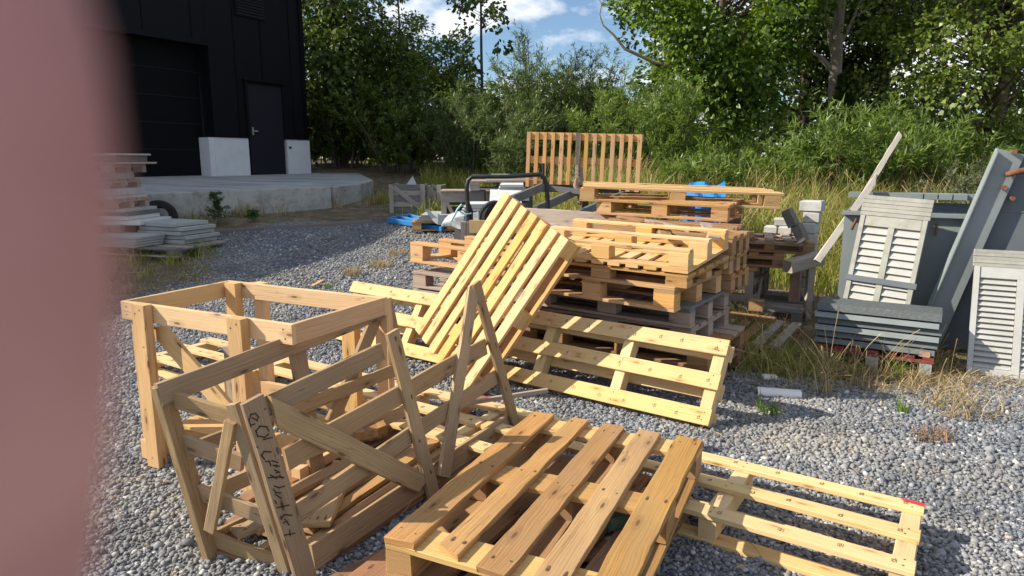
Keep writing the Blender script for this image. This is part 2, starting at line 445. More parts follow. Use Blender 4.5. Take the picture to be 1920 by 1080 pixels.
def fitmat(x, y, ztop, rx, ry, rz, L, W, Hp, k=1.0, flip=False):
    """pose from a measured top corner: x axis along the long side, W signed; k moves it along the line of sight"""
    Rm = Euler((rx, ry, rz)).to_matrix()
    c = Vector((x, y, ztop)) + Rm @ Vector((L / 2, W / 2, 0))
    c = EYE + (c - EYE) * k
    up = Rm @ Vector((0, 0, 1))
    if flip:   # upside down: turn about the long axis, deck below
        Rm = Rm @ Matrix.Rotation(math.pi, 3, 'X')
        return Matrix.LocRotScale(c, Rm.to_quaternion(), None)
    c = c - up * Hp
    return Matrix.LocRotScale(c, Rm.to_quaternion(), None)

def flatmat(cx, cy, z, yaw, rx=0, ry=0):
    return Matrix.LocRotScale(Vector((cx, cy, z)), Euler((rx, ry, yaw)), None)

def long_lattice(name, label, M, L, W, xb, mat, group, bt=.022, ch_=.09, nb=3, bwid=.098, red_end=False, seed=3):
    """long lid: three boards over crossbars with three boards below. local x 0..L from the right end, y 0..W, z=0..Hp"""
    root = thing(name, label, 'pallet', group=group, mat=M)
    Hp = bt * 2 + ch_
    rg = random.Random(seed)
    ys = [bwid / 2, W / 2, W - bwid / 2]
    for k, y in enumerate(ys):
        extra = None
        if red_end and k == red_end - 1:
            extra = [(REDP, [[(.0, -bwid * .5 + .002), (.085, -bwid * .5 + .002), (.075, -bwid * .5 + .022), (0, -bwid * .5 + .034)]])]
        b = board(root, 'deck_board', (0, y, Hp - bt / 2), (L + rg.uniform(-.03, .03), y + rg.uniform(-.006, .006), Hp - bt / 2), bwid * rg.uniform(.94, 1.04), bt, (0, 0, 1), mat, False,
                  nails_for(L, bwid, [x for x in xb]), seed=rg.randrange(1 << 30), extra=extra, seg=10)
        x = .06
        while x < L - .05:
            st = staple(b, (x, y + rg.uniform(-.02, .0), Hp + .0015), Vector((1, 0, 0)), Vector((0, 1, 0)), Vector((0, 0, 1)), .026)
            x += rg.uniform(.13, .24)
    for x in xb:
        board(root, 'crossbar', (x, .004, bt + ch_ / 2), (x, W - .004, bt + ch_ / 2), .068, ch_, (0, 0, 1), mat, False, seed=rg.randrange(1 << 30), seg=3)
    for k, y in enumerate([bwid / 2 + .0, W / 2 + .03, W - bwid / 2]):
        board(root, 'base_board', (.0, y, bt / 2), (L, y, bt / 2), bwid, bt, (0, 0, 1), mat, False, seed=rg.randrange(1 << 30), seg=6)
    return root

# ------------------------------------------------------------------ the big stack of pallets
GS = 'pallets in the big stack'
def FM(*a, **k): return fitmat(*a, **k)
# stack base (mostly behind the leaning lattice)
YAW = 2.536
def stackpose(x, y, z, yaw=YAW, L=1.2, W=-.8): return fitmat(x, y, z, 0, 0, yaw, L, W, .138)
pallet('wooden_pallet', 'brown pallet at the very bottom of the big stack, half sunk in weeds', stackpose(1.25, 4.22, .15), mat=W_RED, group=GS, Hp=.138)
pallet('wooden_pallet', 'weathered pallet second from the bottom of the stack, sticking out at right', stackpose(1.27, 4.26, .29), mat=W_BROWN, group=GS, Hp=.138, mats=[W_BROWN, W_PINKGREY])
pallet('wooden_pallet', 'greyish pallet just under the grey chipped pallet in the stack', stackpose(1.17, 4.33, .425), mat=W_PINKGREY, group=GS, Hp=.134)
pallet('wooden_pallet', 'grey weathered pallet with a chipped corner and stamped block, below the brown pallet', fitmat(1.149, 4.29, .571, 0, -.012, 2.536, 1.2, -.8, .144),
       mat=W_GREY, bmat=W_PINKGREY, basemat=W_PINKGREY, group=GS, mats=[W_GREY, W_DARKGREY, W_PINKGREY], rough=.002, deck='cross', nd=8, dw=(.19, .09, .08, .09, .08, .09, .08, .1), nailed=True)
pallet('wooden_pallet', 'brown pallet with thick block legs lying in the middle of the stack', fitmat(.99, 4.13, .722, -.02, -.012, 2.49, 1.2, -.86, .16),
       mat=W_BROWN, bmat=W_ORANGE, basemat=W_ORANGE, group=GS, Hp=.16, mats=[W_BROWN, W_BROWN, W_EUR])
pallet('wooden_pallet', 'thin shaded pallet squeezed directly below the upturned yellow pallet', fitmat(1.07, 4.12, .806, -.04, -.015, 2.53, 1.2, -.82, .088),
       mat=W_EUR, group=GS, Hp=.088, base=0)
pallet('wooden_pallet', 'upturned pale yellow pallet showing three rails over a slatted deck', fitmat(1.068, 4.092, .957, -.088, -.017, 2.545, 1.211, -.825, .144, flip=True),
       mat=W_FRESH, group=GS, deck='cross', nd=9, dw=[.17] + [.085] * 7 + [.12], cross=3, bw=.13, nailed=False, railw=.062, tb=.019)
# neighbour column on the left, end to end with the first
d = Vector((math.cos(2.54), math.sin(2.54), 0)) * 1.215
for z, lab, m_, b_, kw in ((.145, 'lowest brown pallet of the left column behind the leaning pallet', W_RED, W_RED, {}),
                      (.285, 'second pallet from the ground in the left column of the stack', W_BROWN, W_BROWN, {}),
                      (.43, 'third pallet from the ground in the left column of the stack', W_PINKGREY, W_BROWN, {}),
                      (.585, 'pinkish grey pallet with a square block corner above the lattice end', W_PINKGREY, W_PINKGREY, {}),
                      ):
    pallet('wooden_pallet', lab, fitmat(1.149 + d.x + RNG.uniform(-.02, .02), 4.29 + d.y, z, 0, 0, 2.54, 1.2, -.8, .14), mat=m_, bmat=b_, group=GS, Hp=.14, mats=[m_, W_GREY])
pallet('wooden_pallet', 'upturned orange pallet with big end block, top of the left column', fitmat(1.10 + d.x, 4.30 + d.y, .80, .02, -.02, 2.50, 1.2, -.82, .17, flip=True), Hp=.17,
       mat=W_ORANGE, bmat=W_ORANGE, group=GS, deck='long', nd=3, dw=.1, skip=())
# rear column
for i, z in enumerate((.145, .29, .435, .69, .83, .968)):
    lab = ['lowest pallet of the rear column standing in long grass', 'second pallet from below in the rear column', 'third pallet from below in the rear column',
           'fourth pallet from below in the rear column', 'fifth pallet from below in the rear column', 'dark pallet uppermost of the rear column, under the brown one'][i]
    up_ = i > 2
    pallet('wooden_pallet', lab, fitmat((1.56 if up_ else 1.20) + RNG.uniform(-.02, .02), (4.83 if up_ else 5.1) + RNG.uniform(-.02, .02), z, 0, 0, 2.545 + RNG.uniform(-.02, .02), 1.2, -.45 if up_ else -.8, .138), W=.45 if up_ else .8, nd=3 if up_ else 5, dw=.1,
           mat=[W_RED, W_BROWN, W_EUR, W_BROWN, W_EUR, W_BROWN][i], bmat=W_BROWN, group=GS, Hp=.138)
pallet('wooden_pallet', 'old reddish pallet lying crosswise on the rear column', fitmat(1.70, 5.34, .955, -.01, -.01, 2.62, 1.2, -.55, .11), W=.55, nd=4, dw=.075, mat=W_RED, group=GS, Hp=.11, base=0, mats=[W_RED, W_BROWN, W_GREY])
pallet('wooden_pallet', 'brown block pallet right under the topmost long pale pallet', fitmat(1.784, 5.543, 1.134, -.03, -.022, 2.651, 1.219, -.806, .144, k=1.05), mat=W_EUR, bmat=W_ORANGE, basemat=W_ORANGE, group=GS)
pallet('long_pallet', 'long pale fresh pallet topmost on the stack, longer than those beneath', fitmat(2.534, 6.478, 1.19, -.022, -.031, 2.967, 1.893, -.78, .14, k=.945), L=1.79, W=.74, Hp=.142, mat=W_FRESH, bmat=W_FRESH, group=GS,
       nd=5, dw=.12, bw=.14, jit=.03)

for lab, p0, p1, z, w_, m_ in (('loose pinkish board lying slantwise behind the upturned pallet', (1215, 418), (1300, 431), .985, .07, W_PINKGREY), ('short broken board end tilted behind the upturned pallet, left of two', (1232, 424), (1250, 440), .985, .08, W_BROWN),
                        ('short broken board end tilted behind the upturned pallet, right of two', (1322, 424), (1340, 444), .985, .08, W_PINKGREY), ('long dark board lying along the rear column behind the upturned pallet', (1120, 402), (1290, 424), .975, .09, W_RED)):
    a, b = atz(*p0, z), atz(*p1, z)
    g = thing('loose_board', lab, 'board', (a + b) / 2, group='loose boards behind the upturned pallet'); board(g, 'plank', a + Vector((0, 0, .02)), b + Vector((0, 0, -.012)), w_, .022, (.1, -.2, 1), m_, rough=.002)
# ------------------------------------------------------------------ long lattices
P0, Px, Py = Vector((1.10, 3.63, .03)), Vector((-1.514, 5.475, .06)), Vector((1.274, 3.867, .464))
Mr = frame(P0, Px, Py, (0, -1, 1))
# x towards the left end; z up -> y may run down: choose origin so that y runs up the slope
sgn = 1 if (Mr.to_3x3() @ Vector((0, 1, 0))).z > 0 else -1
HpL = .134
Wr = (Py - P0).length
if sgn > 0: o = P0
else: o = Py
nz = Mr.to_3x3() @ Vector((0, 0, 1))
Mr.translation = o - nz * HpL
Lr = (Px - P0).length
GL = 'long three board lattices'
long_lattice('lattice_pallet', 'long pale lattice of three boards propped slanting against the pallet stack', Mr, Lr, Wr, [.045, .62, 1.2, 1.8, 2.42, Lr - .06], W_PALE, GL, seed=5)
yw = 2.552
Mg = Matrix.LocRotScale(Vector((1.655, 2.53, .012)), Euler((0, 0, yw)), None)
long_lattice('lattice_pallet', 'pale lattice flat on gravel with red paint on its end board', Mg, 1.98, .56, [.04, .70, 1.32, 1.93], W_PALE, GL, red_end=1, bwid=.082, seed=8)
a, b_ = atz(393, 631, .146), atz(958, 761, .146)
yw2 = math.atan2((a - b_).y, (a - b_).x)
Ml = Matrix.LocRotScale(Vector((b_.x, b_.y, .012)), Euler((0, 0, yw2)), None)
long_lattice('lattice_pallet', 'pale lattice flat on gravel beneath the box crate', Ml, (a - b_).length, .56, [.05, .62, 1.25, 1.85, (a - b_).length - .06], W_PALE, GL, bwid=.09, seed=13)

# ------------------------------------------------------------------ leaning pallet
pts = [EYE + (Vector(p) - EYE) * .984 for p in ((-.058, 4.869, 1.28), (-.715, 4.874, .274), (.35, 4.238, 1.01))]
Ml = frame(pts[0], pts[1], pts[2], (-.66, -.61, .43))
Ll, Wl = (pts[1] - pts[0]).length, (pts[2] - pts[0]).length
nz = Ml.to_3x3() @ Vector((0, 0, 1))
Ml.translation = pts[0] + (pts[1] - pts[0]) / 2 + (pts[2] - pts[0]) / 2 - nz * .135
pallet('wooden_pallet', 'bright yellow seven board pallet leaning tilted against the stack', Ml, L=Ll, W=Wl, Hp=.135, nd=7, dw=.076, mat=W_FRESH, bmat=W_FRESH, basemat=W_ORANGE, bw=.12, jit=.004)

# ------------------------------------------------------------------ foreground pallet on another one
Mf = fitmat(-.414, 2.025, .303, 0, -.012, 1.129, 1.2, -.8, .144)
root = thing('wooden_pallet', 'worn sunlit five board pallet in the foreground with frayed board ends', 'pallet', group='foreground pallets', mat=Mf)
sd = [11, 29, 31, 47, 53]
ws = [.112, .085, .100, .100, .112]; ycs = [.344, .172, .002, -.172, -.344]
skew = [0, -.012, -.006, .004, 0]
for i in range(5):
    board(root, 'deck_board', (-.6 + [.0, .02, -.02, -.01, 0][i], ycs[i], .133), (.6, ycs[i] + skew[i], .133), ws[i], .022, (0, 0, 1), W_EUR, False,
          nails_for(1.2, ws[i], [.06, .60, 1.14]), rough=.0022, seg=12, seed=sd[i], cut0=[0, .03, .01, .03, 0][i])
for x in (-.53, 0, .53):
    board(root, 'stringer_board', (x, -.4, .111), (x, .4, .111), .135, .0215, (0, 0, 1), W_FRESH if x else W_EUR, False, rough=.001, seed=int(x * 100) + 900)
for x in (-.5275, 0, .5275):
    for y in (-.35, 0, .35):
        board(root, 'block', (x - .07, y, .061), (x + .07, y, .061), .096, .077, (0, 0, 1), W_BROWN, False, seg=2, rough=.002)
for y in (-.35, 0, .35):
    board(root, 'base_board', (-.6, y, .011), (.6, y, .011), .1, .022, (0, 0, 1), W_BROWN, False, rough=.001)
c = Mf @ Vector((0, 0, 0))
pallet('wooden_pallet', 'reddish brown pallet underneath the worn foreground pallet', flatmat(c.x - .10, c.y - .05, .012, 1.04), mat=W_RED, bmat=W_BROWN, group='foreground pallets', mats=[W_RED, W_BROWN])
sp = MB()
o_ = Mf @ Vector((.13, -.2, 0))
g = thing('painted_offcut', 'small green painted wood offcut between the two foreground pallets', 'offcut', (c.x + .22, c.y - .02, .158))
board(g, 'offcut_block', (c.x + .14, c.y - .06, .185), (c.x + .30, c.y + .02, .185), .09, .05, (0, 0, 1), plain('green_paint', (.07, .15, .12), .6, 0, .2, 20, (.3, .2, .1), .6), seg=2)

# ------------------------------------------------------------------ open box crate (timber frame)
bx, by, byaw = -1.926, 3.307, -.462
# corner A is the left one; x runs to the right-near corner, y to the back
Mb = Matrix.LocRotScale(Vector((bx, by, .0)), Euler((0, 0, byaw)), None)
bl, bwd, bh = 1.119, .64, .817
root = thing('box_crate', 'open orange timber frame crate standing empty over a pale lattice', 'crate', mat=Mb)
T = .024
def lb(name, a, b, w, t, n, mat=W_BOX, **kw): return board(root, name, a, b, w, t, n, mat, False, **kw)
lb('top_rail', (0, 0, bh - .045), (bl, 0, bh - .045), .09, T, (0, -1, 0), nails=[(.04, .02), (.04, -.02), (1.07, .02), (1.08, -.02)])
lb('top_rail', (.0, bwd, bh - .045), (bl, bwd, bh - .045), .09, T, (0, -1, 0))
lb('top_rail', (T / 2 , T * .55, bh - .045), (T / 2, bwd - T * .55, bh - .045), .09, T, (1, 0, 0))
lb('top_rail', (bl - T / 2 - .001, T * .55, bh - .045), (bl - T / 2 - .001, bwd - T * .55, bh - .045), .09, T, (1, 0, 0))
# front posts sit outside the front rail
for x in (.192, .83):
    lb('corner_post', (x, -.036, .0), (x, -.036, bh + .006), .088, .047, (0, -1, 0), seg=3, nails=[(.78, .02), (.80, -.015), (.62, -.02), (.05, .0), (.3, .015)])
lb('corner_post', (.07, .03, .1), (.07, .03, bh - .093), .085, .035, (0, -1, 0), seg=3)
lb('corner_post', (.085, bwd - .038, .02), (.085, bwd - .038, bh), .082, .05, (0, -1, 0), seg=3)
lb('corner_post', (.22, bwd + .037, .02), (.22, bwd + .037, bh), .075, .047, (0, -1, 0), seg=3)
lb('corner_post', (.92, bwd - .038, .02), (.92, bwd - .038, bh - .092), .085, .05, (0, -1, 0), seg=3)
lb('corner_post', (bl - .045, bwd + .037, .02), (bl - .045, bwd + .037, bh - .01), .08, .047, (0, -1, 0), seg=3)
lb('corner_post', (.40, .30, .05), (.40, .30, .56), .07, .07, (0, -1, 0), seg=2, mat=W_PINKGREY)
lb('diagonal_brace', (.20, .028, .70), (.93, .028, .13), .095, .024, (0, -1, 0), cut0=.09, cut1=.09)
lb('base_rail', (-.02, -.062, .105), (bl, -.062, .105), .095, .0, (0, -1, 0)) if 0 else None
lb('base_rail', (.085, -.01, .05), (.085, bwd + .05, .05), .10, .095, (-1, 0, 0), seg=3)
lb('base_rail', (bl - .04, -.0, .105), (bl - .04, bwd + .05, .105), .10, .05, (-1, 0, 0), seg=3)
lb('base_rail', (.05, bwd - .0, .20), (bl - .07, bwd - .0, .20), .09, .024, (0, -1, 0), seg=3)
lb('floor_board', (.2, .14, .175), (1.0, .16, .175), .14, .018, (0, 0, 1), mat=W_BOX)

# ------------------------------------------------------------------ racked crate of weathered boards
C0 = Vector((-.35, 2.85, 0))
rk = thing('racked_crate', 'weathered slatted crate racked sideways with handwriting on its corner post', 'crate', C0)
A0, A1, At = Vector((-.692, 2.208, .02)), Vector((.038, 3.469, .02)), Vector((-.848, 2.148, .735))
nF = (A1 - A0).cross(At - A0).normalized()
if nF.dot(Vector((1, -1, 0))) < 0: nF = -nF
def fp(px, py, off=0.0):
    return onpl(px, py, A0 + nF * off, nF)
def fb(name, p0, p1, w, off=0.0, t=.02, mat=W_RACK, **kw):
    a, b = fp(*p0, off), fp(*p1, off)
    return board(rk, name, a, b, w, t, nF, mat, **kw)
fb('side_rail', (488, 768), (716, 659), .072, -.022, rough=.0012, seed=1)
fb('side_rail', (535, 862), (909, 650), .082, -.022, rough=.0012, seed=2)
fb('side_rail', (556, 962), (930, 707), .072, -.022, rough=.0012, seed=3)
fb('side_rail', (585, 1046), (954, 792), .095, -.022, rough=.0012, seed=4)
fb('side_rail', (640, 1035), (950, 812), .05, -.045, rough=.0012, seed=5)
fb('corner_post', (735, 621), (814, 934), .072, .0, rough=.001, seed=7, nails=[(.03, 0), (.3, .01), (.5, -.01), (.66, 0.01)])
fb('corner_post', (892, 530), (976, 830), .066, .0, rough=.001, seed=8, nails=[(.1, 0), (.35, .01), (.6, -.01)])
fb('side_brace', (887, 548), (832, 893), .080, -.001, t=.019, rough=.002, seed=9, cut0=.04)
fb('side_brace', (512, 772), (793, 908), .085, -.001, t=.019, rough=.0015, seed=10, cut1=.05, cut0=-.08)
# corner post with handwriting: strokes laid on the board's face
pa, pb = fp(472, 748, .001), fp(577, 1096, .001)
exw = (pb - pa).normalized(); eyw = nF.cross(exw)
def stroke(pxs, wd=.0038):
    pol = []
    pts_ = [fp(x, y, .011) - pa for x, y in pxs]
    uv = [(p.dot(exw), p.dot(eyw)) for p in pts_]
    for i in range(len(uv) - 1):
        (u0, v0), (u1, v1) = uv[i], uv[i + 1]
        du, dv = u1 - u0, v1 - v0; l = math.hypot(du, dv) or 1e-6
        nx, ny = -dv / l * wd / 2, du / l * wd / 2; e = .2
        pol.append([(u0 - du * e + nx, v0 - dv * e + ny), (u0 - du * e - nx, v0 - dv * e - ny), (u1 + du * e - nx, v1 + dv * e - ny), (u1 + du * e + nx, v1 + dv * e + ny)])
    return pol
def zz(x, y): return (440 + x / 5.144, 800 + y / 5.144)
def z2(x, y): return (240 + x / 2.7, 680 + y / 2.7)
hw = []
for st in ([z2(620, 320), z2(612, 290), z2(622, 262), z2(645, 258), z2(660, 275), z2(652, 292), z2(630, 280)], [z2(622, 318), z2(640, 310)],
           [z2(655, 372), z2(648, 345), z2(668, 322), z2(700, 325), z2(712, 345)], [z2(665, 372), z2(690, 378), z2(712, 362)], [z2(690, 388), z2(725, 380)],
           [z2(650, 425), z2(655, 432)],
           [z2(690, 488), z2(676, 470), z2(690, 450), z2(720, 452)], [z2(698, 500), z2(716, 500), z2(722, 520)],
           [zz(365, 330), zz(410, 345)], [zz(375, 375), zz(425, 380)], [zz(395, 370), zz(405, 395)], [zz(390, 420), zz(430, 440), zz(400, 445)], [zz(330, 495), zz(400, 485), zz(465, 490)], [zz(350, 470), zz(400, 500)], [zz(430, 470), zz(460, 495)],
           [zz(385, 575), zz(430, 590), zz(475, 575)], [zz(375, 605), zz(395, 635), zz(440, 640)], [zz(395, 655), zz(430, 680), zz(450, 690)], [zz(388, 715), zz(400, 740)],
           [zz(420, 780), zz(510, 760)], [zz(455, 740), zz(465, 790)],
           [zz(455, 880), zz(480, 850), zz(545, 855)], [zz(470, 930), zz(500, 910), zz(520, 945)], [zz(490, 1045), zz(570, 1030)], [zz(530, 1000), zz(535, 1050)], [zz(475, 900), zz(490, 890)]):
    hw += stroke(st)
board(rk, 'corner_post', pa, pb, .084, .02, nF, W_RACK, nails=[(.05, .03), (.2, .03), (.42, -.03)], rough=.001, seed=21, extra=[(INK, hw)], label='corner post with black handwriting running down it')
# left end panel
B0, Bt = Vector((-1.143, 2.348, .02)), Vector((-1.30, 2.36, .70))
D0, Dt = fp(592, 1093, -.03), fp(452, 757, -.03)
nL = (D0 - B0).cross(Bt - B0).normalized()
if nL.dot(Vector((-1, -1, 0))) < 0: nL = -nL
def lp(px, py, off=0.0): return onpl(px, py, B0 + nL * off, nL)
def le(name, p0, p1, w, off=0.0, t=.02, mat=W_RACK, **kw): return board(rk, name, lp(*p0, off), lp(*p1, off), w, t, nL, mat, **kw)
le('corner_post', (300, 722), (402, 1052), .06, -.03, t=.04, rough=.001, seed=31)
le('corner_post', (293, 726), (391, 1050), .03, .0, t=.03, rough=.001, seed=32)
le('corner_post', (437, 757), (544, 1096), .044, -.008, t=.03, rough=.001, seed=33)
le('end_rail', (305, 742), (436, 782), .062, -.04, rough=.001, seed=34)
le('end_rail', (335, 826), (455, 868), .065, -.04, rough=.001, seed=35)
le('end_rail', (360, 917), (520, 978), .062, -.04, rough=.001, seed=36)
le('end_rail', (400, 1010), (540, 1062), .060, -.04, rough=.001, seed=37)
le('end_rail', (402, 1040), (552, 1094), .055, -.03, rough=.001, seed=38, mat=W_RED)
le('end_brace', (433, 790), (394, 995), .042, .012, t=.022, rough=.001, seed=39)
# far side panel (parallel to the near one)
sh = Vector((-.45, .175, 0))
def bp(px, py, off=0.0): return onpl(px, py, A0 + sh + nF * off, nF)
def bb(name, p0, p1, w, off=0.0, t=.022, mat=W_RACK, **kw): return board(rk, name, bp(*p0, off), bp(*p1, off), w, t, nF, mat, **kw)
bb('side_rail', (296, 741), (733, 575), .085, .0, t=.026, rough=.0012, seed=41, label='grey rounded top rail of the far side')
bb('side_rail', (345, 850), (742, 692), .06, .0, rough=.001, seed=42)
bb('side_rail', (372, 935), (760, 770), .062, .0, rough=.001, seed=43)
bb('side_rail', (402, 1010), (772, 830), .062, .0, rough=.001, seed=44)
bb('corner_post', (726, 563), (775, 800), .062, -.024, rough=.001, seed=45)
bb('corner_post', (556, 655), (598, 905), .085, -.024, rough=.001, seed=46)
bb('side_brace', (708, 588), (622, 792), .07, -.024, rough=.002, seed=47)
# far end
for (z, s_) in ((.72, 61), (.5, 62), (.2, 63)):
    pass
board(rk, 'end_rail', bp(735, 570) , fp(897, 640, -.03), .06, .02, (1, 1, 0), W_RACK, seed=64) if 0 else None

# scrap timber lying inside the racked crate
GB = 'loose scrap boards inside the racked crate'
def scrap(label, p0, p1, z, w, t, mat, n=(0, 0, 1), group=GB, name='scrap_board', **kw):
    a, b = atz(*p0, z), atz(*p1, z)
    g = thing(name, label, 'board', ((a + b) / 2) - Vector((0, 0, t / 2)), group=group)
    board(g, 'plank', a, b, w, t, n, mat, **kw)
    return g
scrap('reddish board lying nearest the handwriting post inside the crate', (545, 985), (745, 850), .05, .06, .022, W_RED)
scrap('sunlit brown board lying along the near rail inside the crate', (600, 985), (800, 838), .045, .065, .022, W_BROWN)
scrap('short grey plank with three nail holes at its broken end', (592, 985), (648, 868), .12, .11, .024, W_RACK, rough=.002, nails=[(.03, .03), (.03, 0), (.03, -.03)])
scrap('dark brown board between the two long inner boards of the crate', (538, 905), (700, 820), .10, .075, .022, W_RED)
scrap('long brown board crossing the middle of the racked crate', (470, 1000), (735, 790), .03, .09, .022, W_BROWN)
scrap('red brown strip along the far side within the crate', (455, 940), (690, 800), .04, .07, .022, W_RED)
scrap('pale strip along the crate floor near the mid post', (655, 1000), (820, 868), .03, .055, .02, W_BROWN)
scrap('reddish lath against the far post inside the racked crate', (760, 850), (905, 745), .05, .06, .02, W_RED)
scrap('brown lath beside the bottom rail at the A frame', (820, 880), (935, 800), .04, .065, .022, W_BROWN)
scrap('board end with pink paint mark showing behind the handwriting post', (500, 842), (615, 800), .17, .05, .02, W_PINKGREY,
      extra=[(PINKP, [[(.02, -.022), (.075, -.022), (.06, .022), (.02, .022)]])])
scrap('narrow stick with a pink mark poking out through the A frame', (850, 760), (1026, 732), .20, .024, .024, W_PINKGREY, group=None, name='stick',
      extra=[(PINKP, [[(.19, -.010), (.215, -.010), (.215, .010), (.19, .010)]])])
scrap('flat brown plank sticking out left under the foreground pallet', (600, 1110), (868, 968), .03, .09, .022, W_RED)
scrap('brown board sloping on the scrap heap just behind the diagonal brace', (530, 930), (690, 850), .13, .07, .022, W_BROWN)
scrap('grey brown board on top of the scrap heap beside the mid post', (620, 930), (760, 835), .12, .065, .022, W_RACK)
scrap('dark strip poking left out of the scrap heap near the end rails', (430, 985), (560, 900), .06, .05, .02, W_RED)
scrap('pale broken slat at the left end of the scrap heap', (440, 1000), (505, 975), .10, .075, .024, W_RACK, rough=.002, nails=[(.03, .02), (.03, -.02)])
scrap('thin reddish batten between the scrap heap and the far rails', (580, 870), (770, 770), .09, .04, .022, W_RED)
scrap('brown board leaning low along the far side by the brace', (640, 850), (840, 760), .08, .08, .02, W_BROWN)
du_ = (A1 - A0).normalized(); rs_ = random.Random(3)
for i, lab in enumerate(('scrap lath on the crate floor right behind the near bottom rail', 'scrap lath on the crate floor, second row behind the near bottom rail', 'scrap lath on the crate floor, middle row', 'scrap lath on the crate floor, row before the far panel',
                         'scrap lath on the crate floor touching the far panel', 'upper scrap lath crossing the heap behind the handwriting post', 'upper scrap lath lying over the heap by the mid post', 'upper scrap lath askew over the heap near the far panel', 'topmost scrap lath of the heap under the far top rail')):
    lay_ = 0 if i < 5 else 1
    s0 = (.14 + .17 * i) if i < 5 else (.25 + .17 * (i - 5)); s1 = s0 + rs_.uniform(-.08, .08) * (1 + lay_)
    t0, t1 = rs_.uniform(.03, .2), rs_.uniform(.95, 1.35); z = .028 + .034 * lay_ + .004 * i
    a, b = A0 + sh * s0 + du_ * t0, A0 + sh * s1 + du_ * t1; a.z = z; b.z = z + rs_.uniform(0, .03)
    g = thing('scrap_board', lab, 'board', (a + b) / 2, group=GB); board(g, 'plank', a, b, rs_.uniform(.04, .065), .024, (rs_.uniform(-.3, .3), 0, 1), rs_.choice([W_RED, W_BROWN, W_RACK, W_BROWN]), rough=.0015)
# curved plywood offcuts
GC = 'curved plywood offcuts in a pile'
for i, lab in enumerate(('curved plywood offcut uppermost of the small pile', 'curved plywood offcut in the middle of the small pile', 'curved plywood offcut at the bottom of the small pile')):
    z = .20 - i * .05
    a, b = atz(635 + 3 * i, 812 + 3 * i, z), atz(722, 800 + 6 * i, z)
    g = thing('plywood_offcut', lab, 'offcut', (a + b) / 2 - Vector((0, 0, .02)), group=GC)
    mb = MB(); n_ = 10; ln = (b - a); up = Vector((0, 0, 1)); sd_ = ln.cross(up).normalized(); 
    for k in range(n_):
        def pt(u, v, w): 
            return a + ln * u + up * (w + .0) + sd_ * (v + .05 * math.sin(u * math.pi) - .02)
        u0, u1 = k / n_, (k + 1) / n_
        for (v0, w0, v1, w1) in ((-.05, .02, .05, .02), (.05, .02, .05, -.02), (.05, -.02, -.05, -.02), (-.05, -.02, -.05, .02)):
            mb.poly([pt(u0, v0, w0), pt(u0, v1, w1), pt(u1, v1, w1), pt(u1, v0, w0)], [(u0 * .4, v0), (u0 * .4, v1 + w1), (u1 * .4, v1 + w1), (u1 * .4, v0)])
    mb.poly([pt(0, -.05, .02), pt(0, -.05, -.02), pt(0, .05, -.02), pt(0, .05, .02)]); mb.poly([pt(1, -.05, .02), pt(1, .05, .02), pt(1, .05, -.02), pt(1, -.05, -.02)])
    mb.build('curved_sheet', W_BROWN, g)
pz = atz(660, 832, .12); q = MB()
qx = Vector((.8, -.5, 0)).normalized()
q.slab([Vector((-.016, -.0008, 0)), Vector((.016, -.0008, 0)), Vector((.016, .0008, 0)), Vector((-.016, .0008, 0))], 0, .085, Vector((0, 0, 0)), Matrix.Translation(pz) @ Matrix.Rotation(-.5, 4, 'Z') @ Matrix.Rotation(.12, 4, 'X'))
tag(q.build('paper_tag', PAPER), 'small white paper tag hanging by the curved plywood offcuts', 'tag')
# white sheets of plastic/paper inside box crate
pg = atz(455, 795, .2)
# ------------------------------------------------------------------ materials for the yard goods
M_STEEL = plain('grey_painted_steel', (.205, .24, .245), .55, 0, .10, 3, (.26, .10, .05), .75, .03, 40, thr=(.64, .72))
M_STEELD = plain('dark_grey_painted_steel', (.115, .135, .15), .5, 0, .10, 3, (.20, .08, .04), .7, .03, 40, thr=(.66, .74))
M_RUST = plain('rusty_steel', (.17, .068, .038), .85, 0, .3, 14, (.38, .22, .16), .6, .2, 90)
M_ALU = plain('weathered_aluminium', (.34, .34, .305), .5, .15, .10, 5, (.25, .22, .14), .65, .05, 60, stretch=(1, 1, 3), thr=(.48, .68))
M_ALUW = plain('pale_louvre_aluminium', (.43, .43, .41), .5, .1, .08, 6, (.38, .36, .30), .55, .05, 60, thr=(.5, .7))
M_ALUD = plain('dull_ribbed_aluminium', (.27, .27, .24), .55, .15, .12, 5, (.42, .40, .34), .6, .05, 60, stretch=(1, 1, 3), thr=(.48, .68))
M_CONC = plain('pale_concrete', (.46, .46, .45), .9, 0, .12, 4, (.30, .29, .27), .6, .15, 80)
M_SLAB = plain('dark_granite_kerb', (.085, .097, .102), .7, 0, .14, 30, (.20, .22, .22), .5, .1, 120)
M_SLABL = plain('grey_sawn_stone', (.21, .24, .25), .75, 0, .10, 8, (.24, .26, .27), .6, .1, 120)
M_PANEL = plain('grey_cement_panel', (.36, .375, .37), .8, 0, .08, 4, (.36, .37, .34), .5, .05, 60)
M_PANELW = plain('white_cement_panel', (.60, .61, .60), .75, 0, .06, 4, (.5, .5, .48), .5)
M_BRICK = plain('brown_brick', (.36, .22, .16), .9, 0, .25, 12, (.5, .42, .36), .6, .2, 90)
M_BLACK = plain('black_painted_tube', (.022, .024, .026), .45, 0, .2, 8, (.09, .07, .05), .35)
M_CHASSIS = plain('galvanised_dark_rail', (.14, .15, .155), .5, .2, .15, 5, (.22, .17, .12), .5)
M_RUBBER = plain('black_rubber', (.025, .025, .026), .85, 0, .2)
M_BLUEPL = plain('blue_plastic', (.03, .20, .50), .45, 0, .15, 4, (.07, .25, .5), .5)
M_TARP = plain('blue_tarpaulin', (.02, .21, .58), .4, 0, .15, 3, bump=.4, bscale=9)
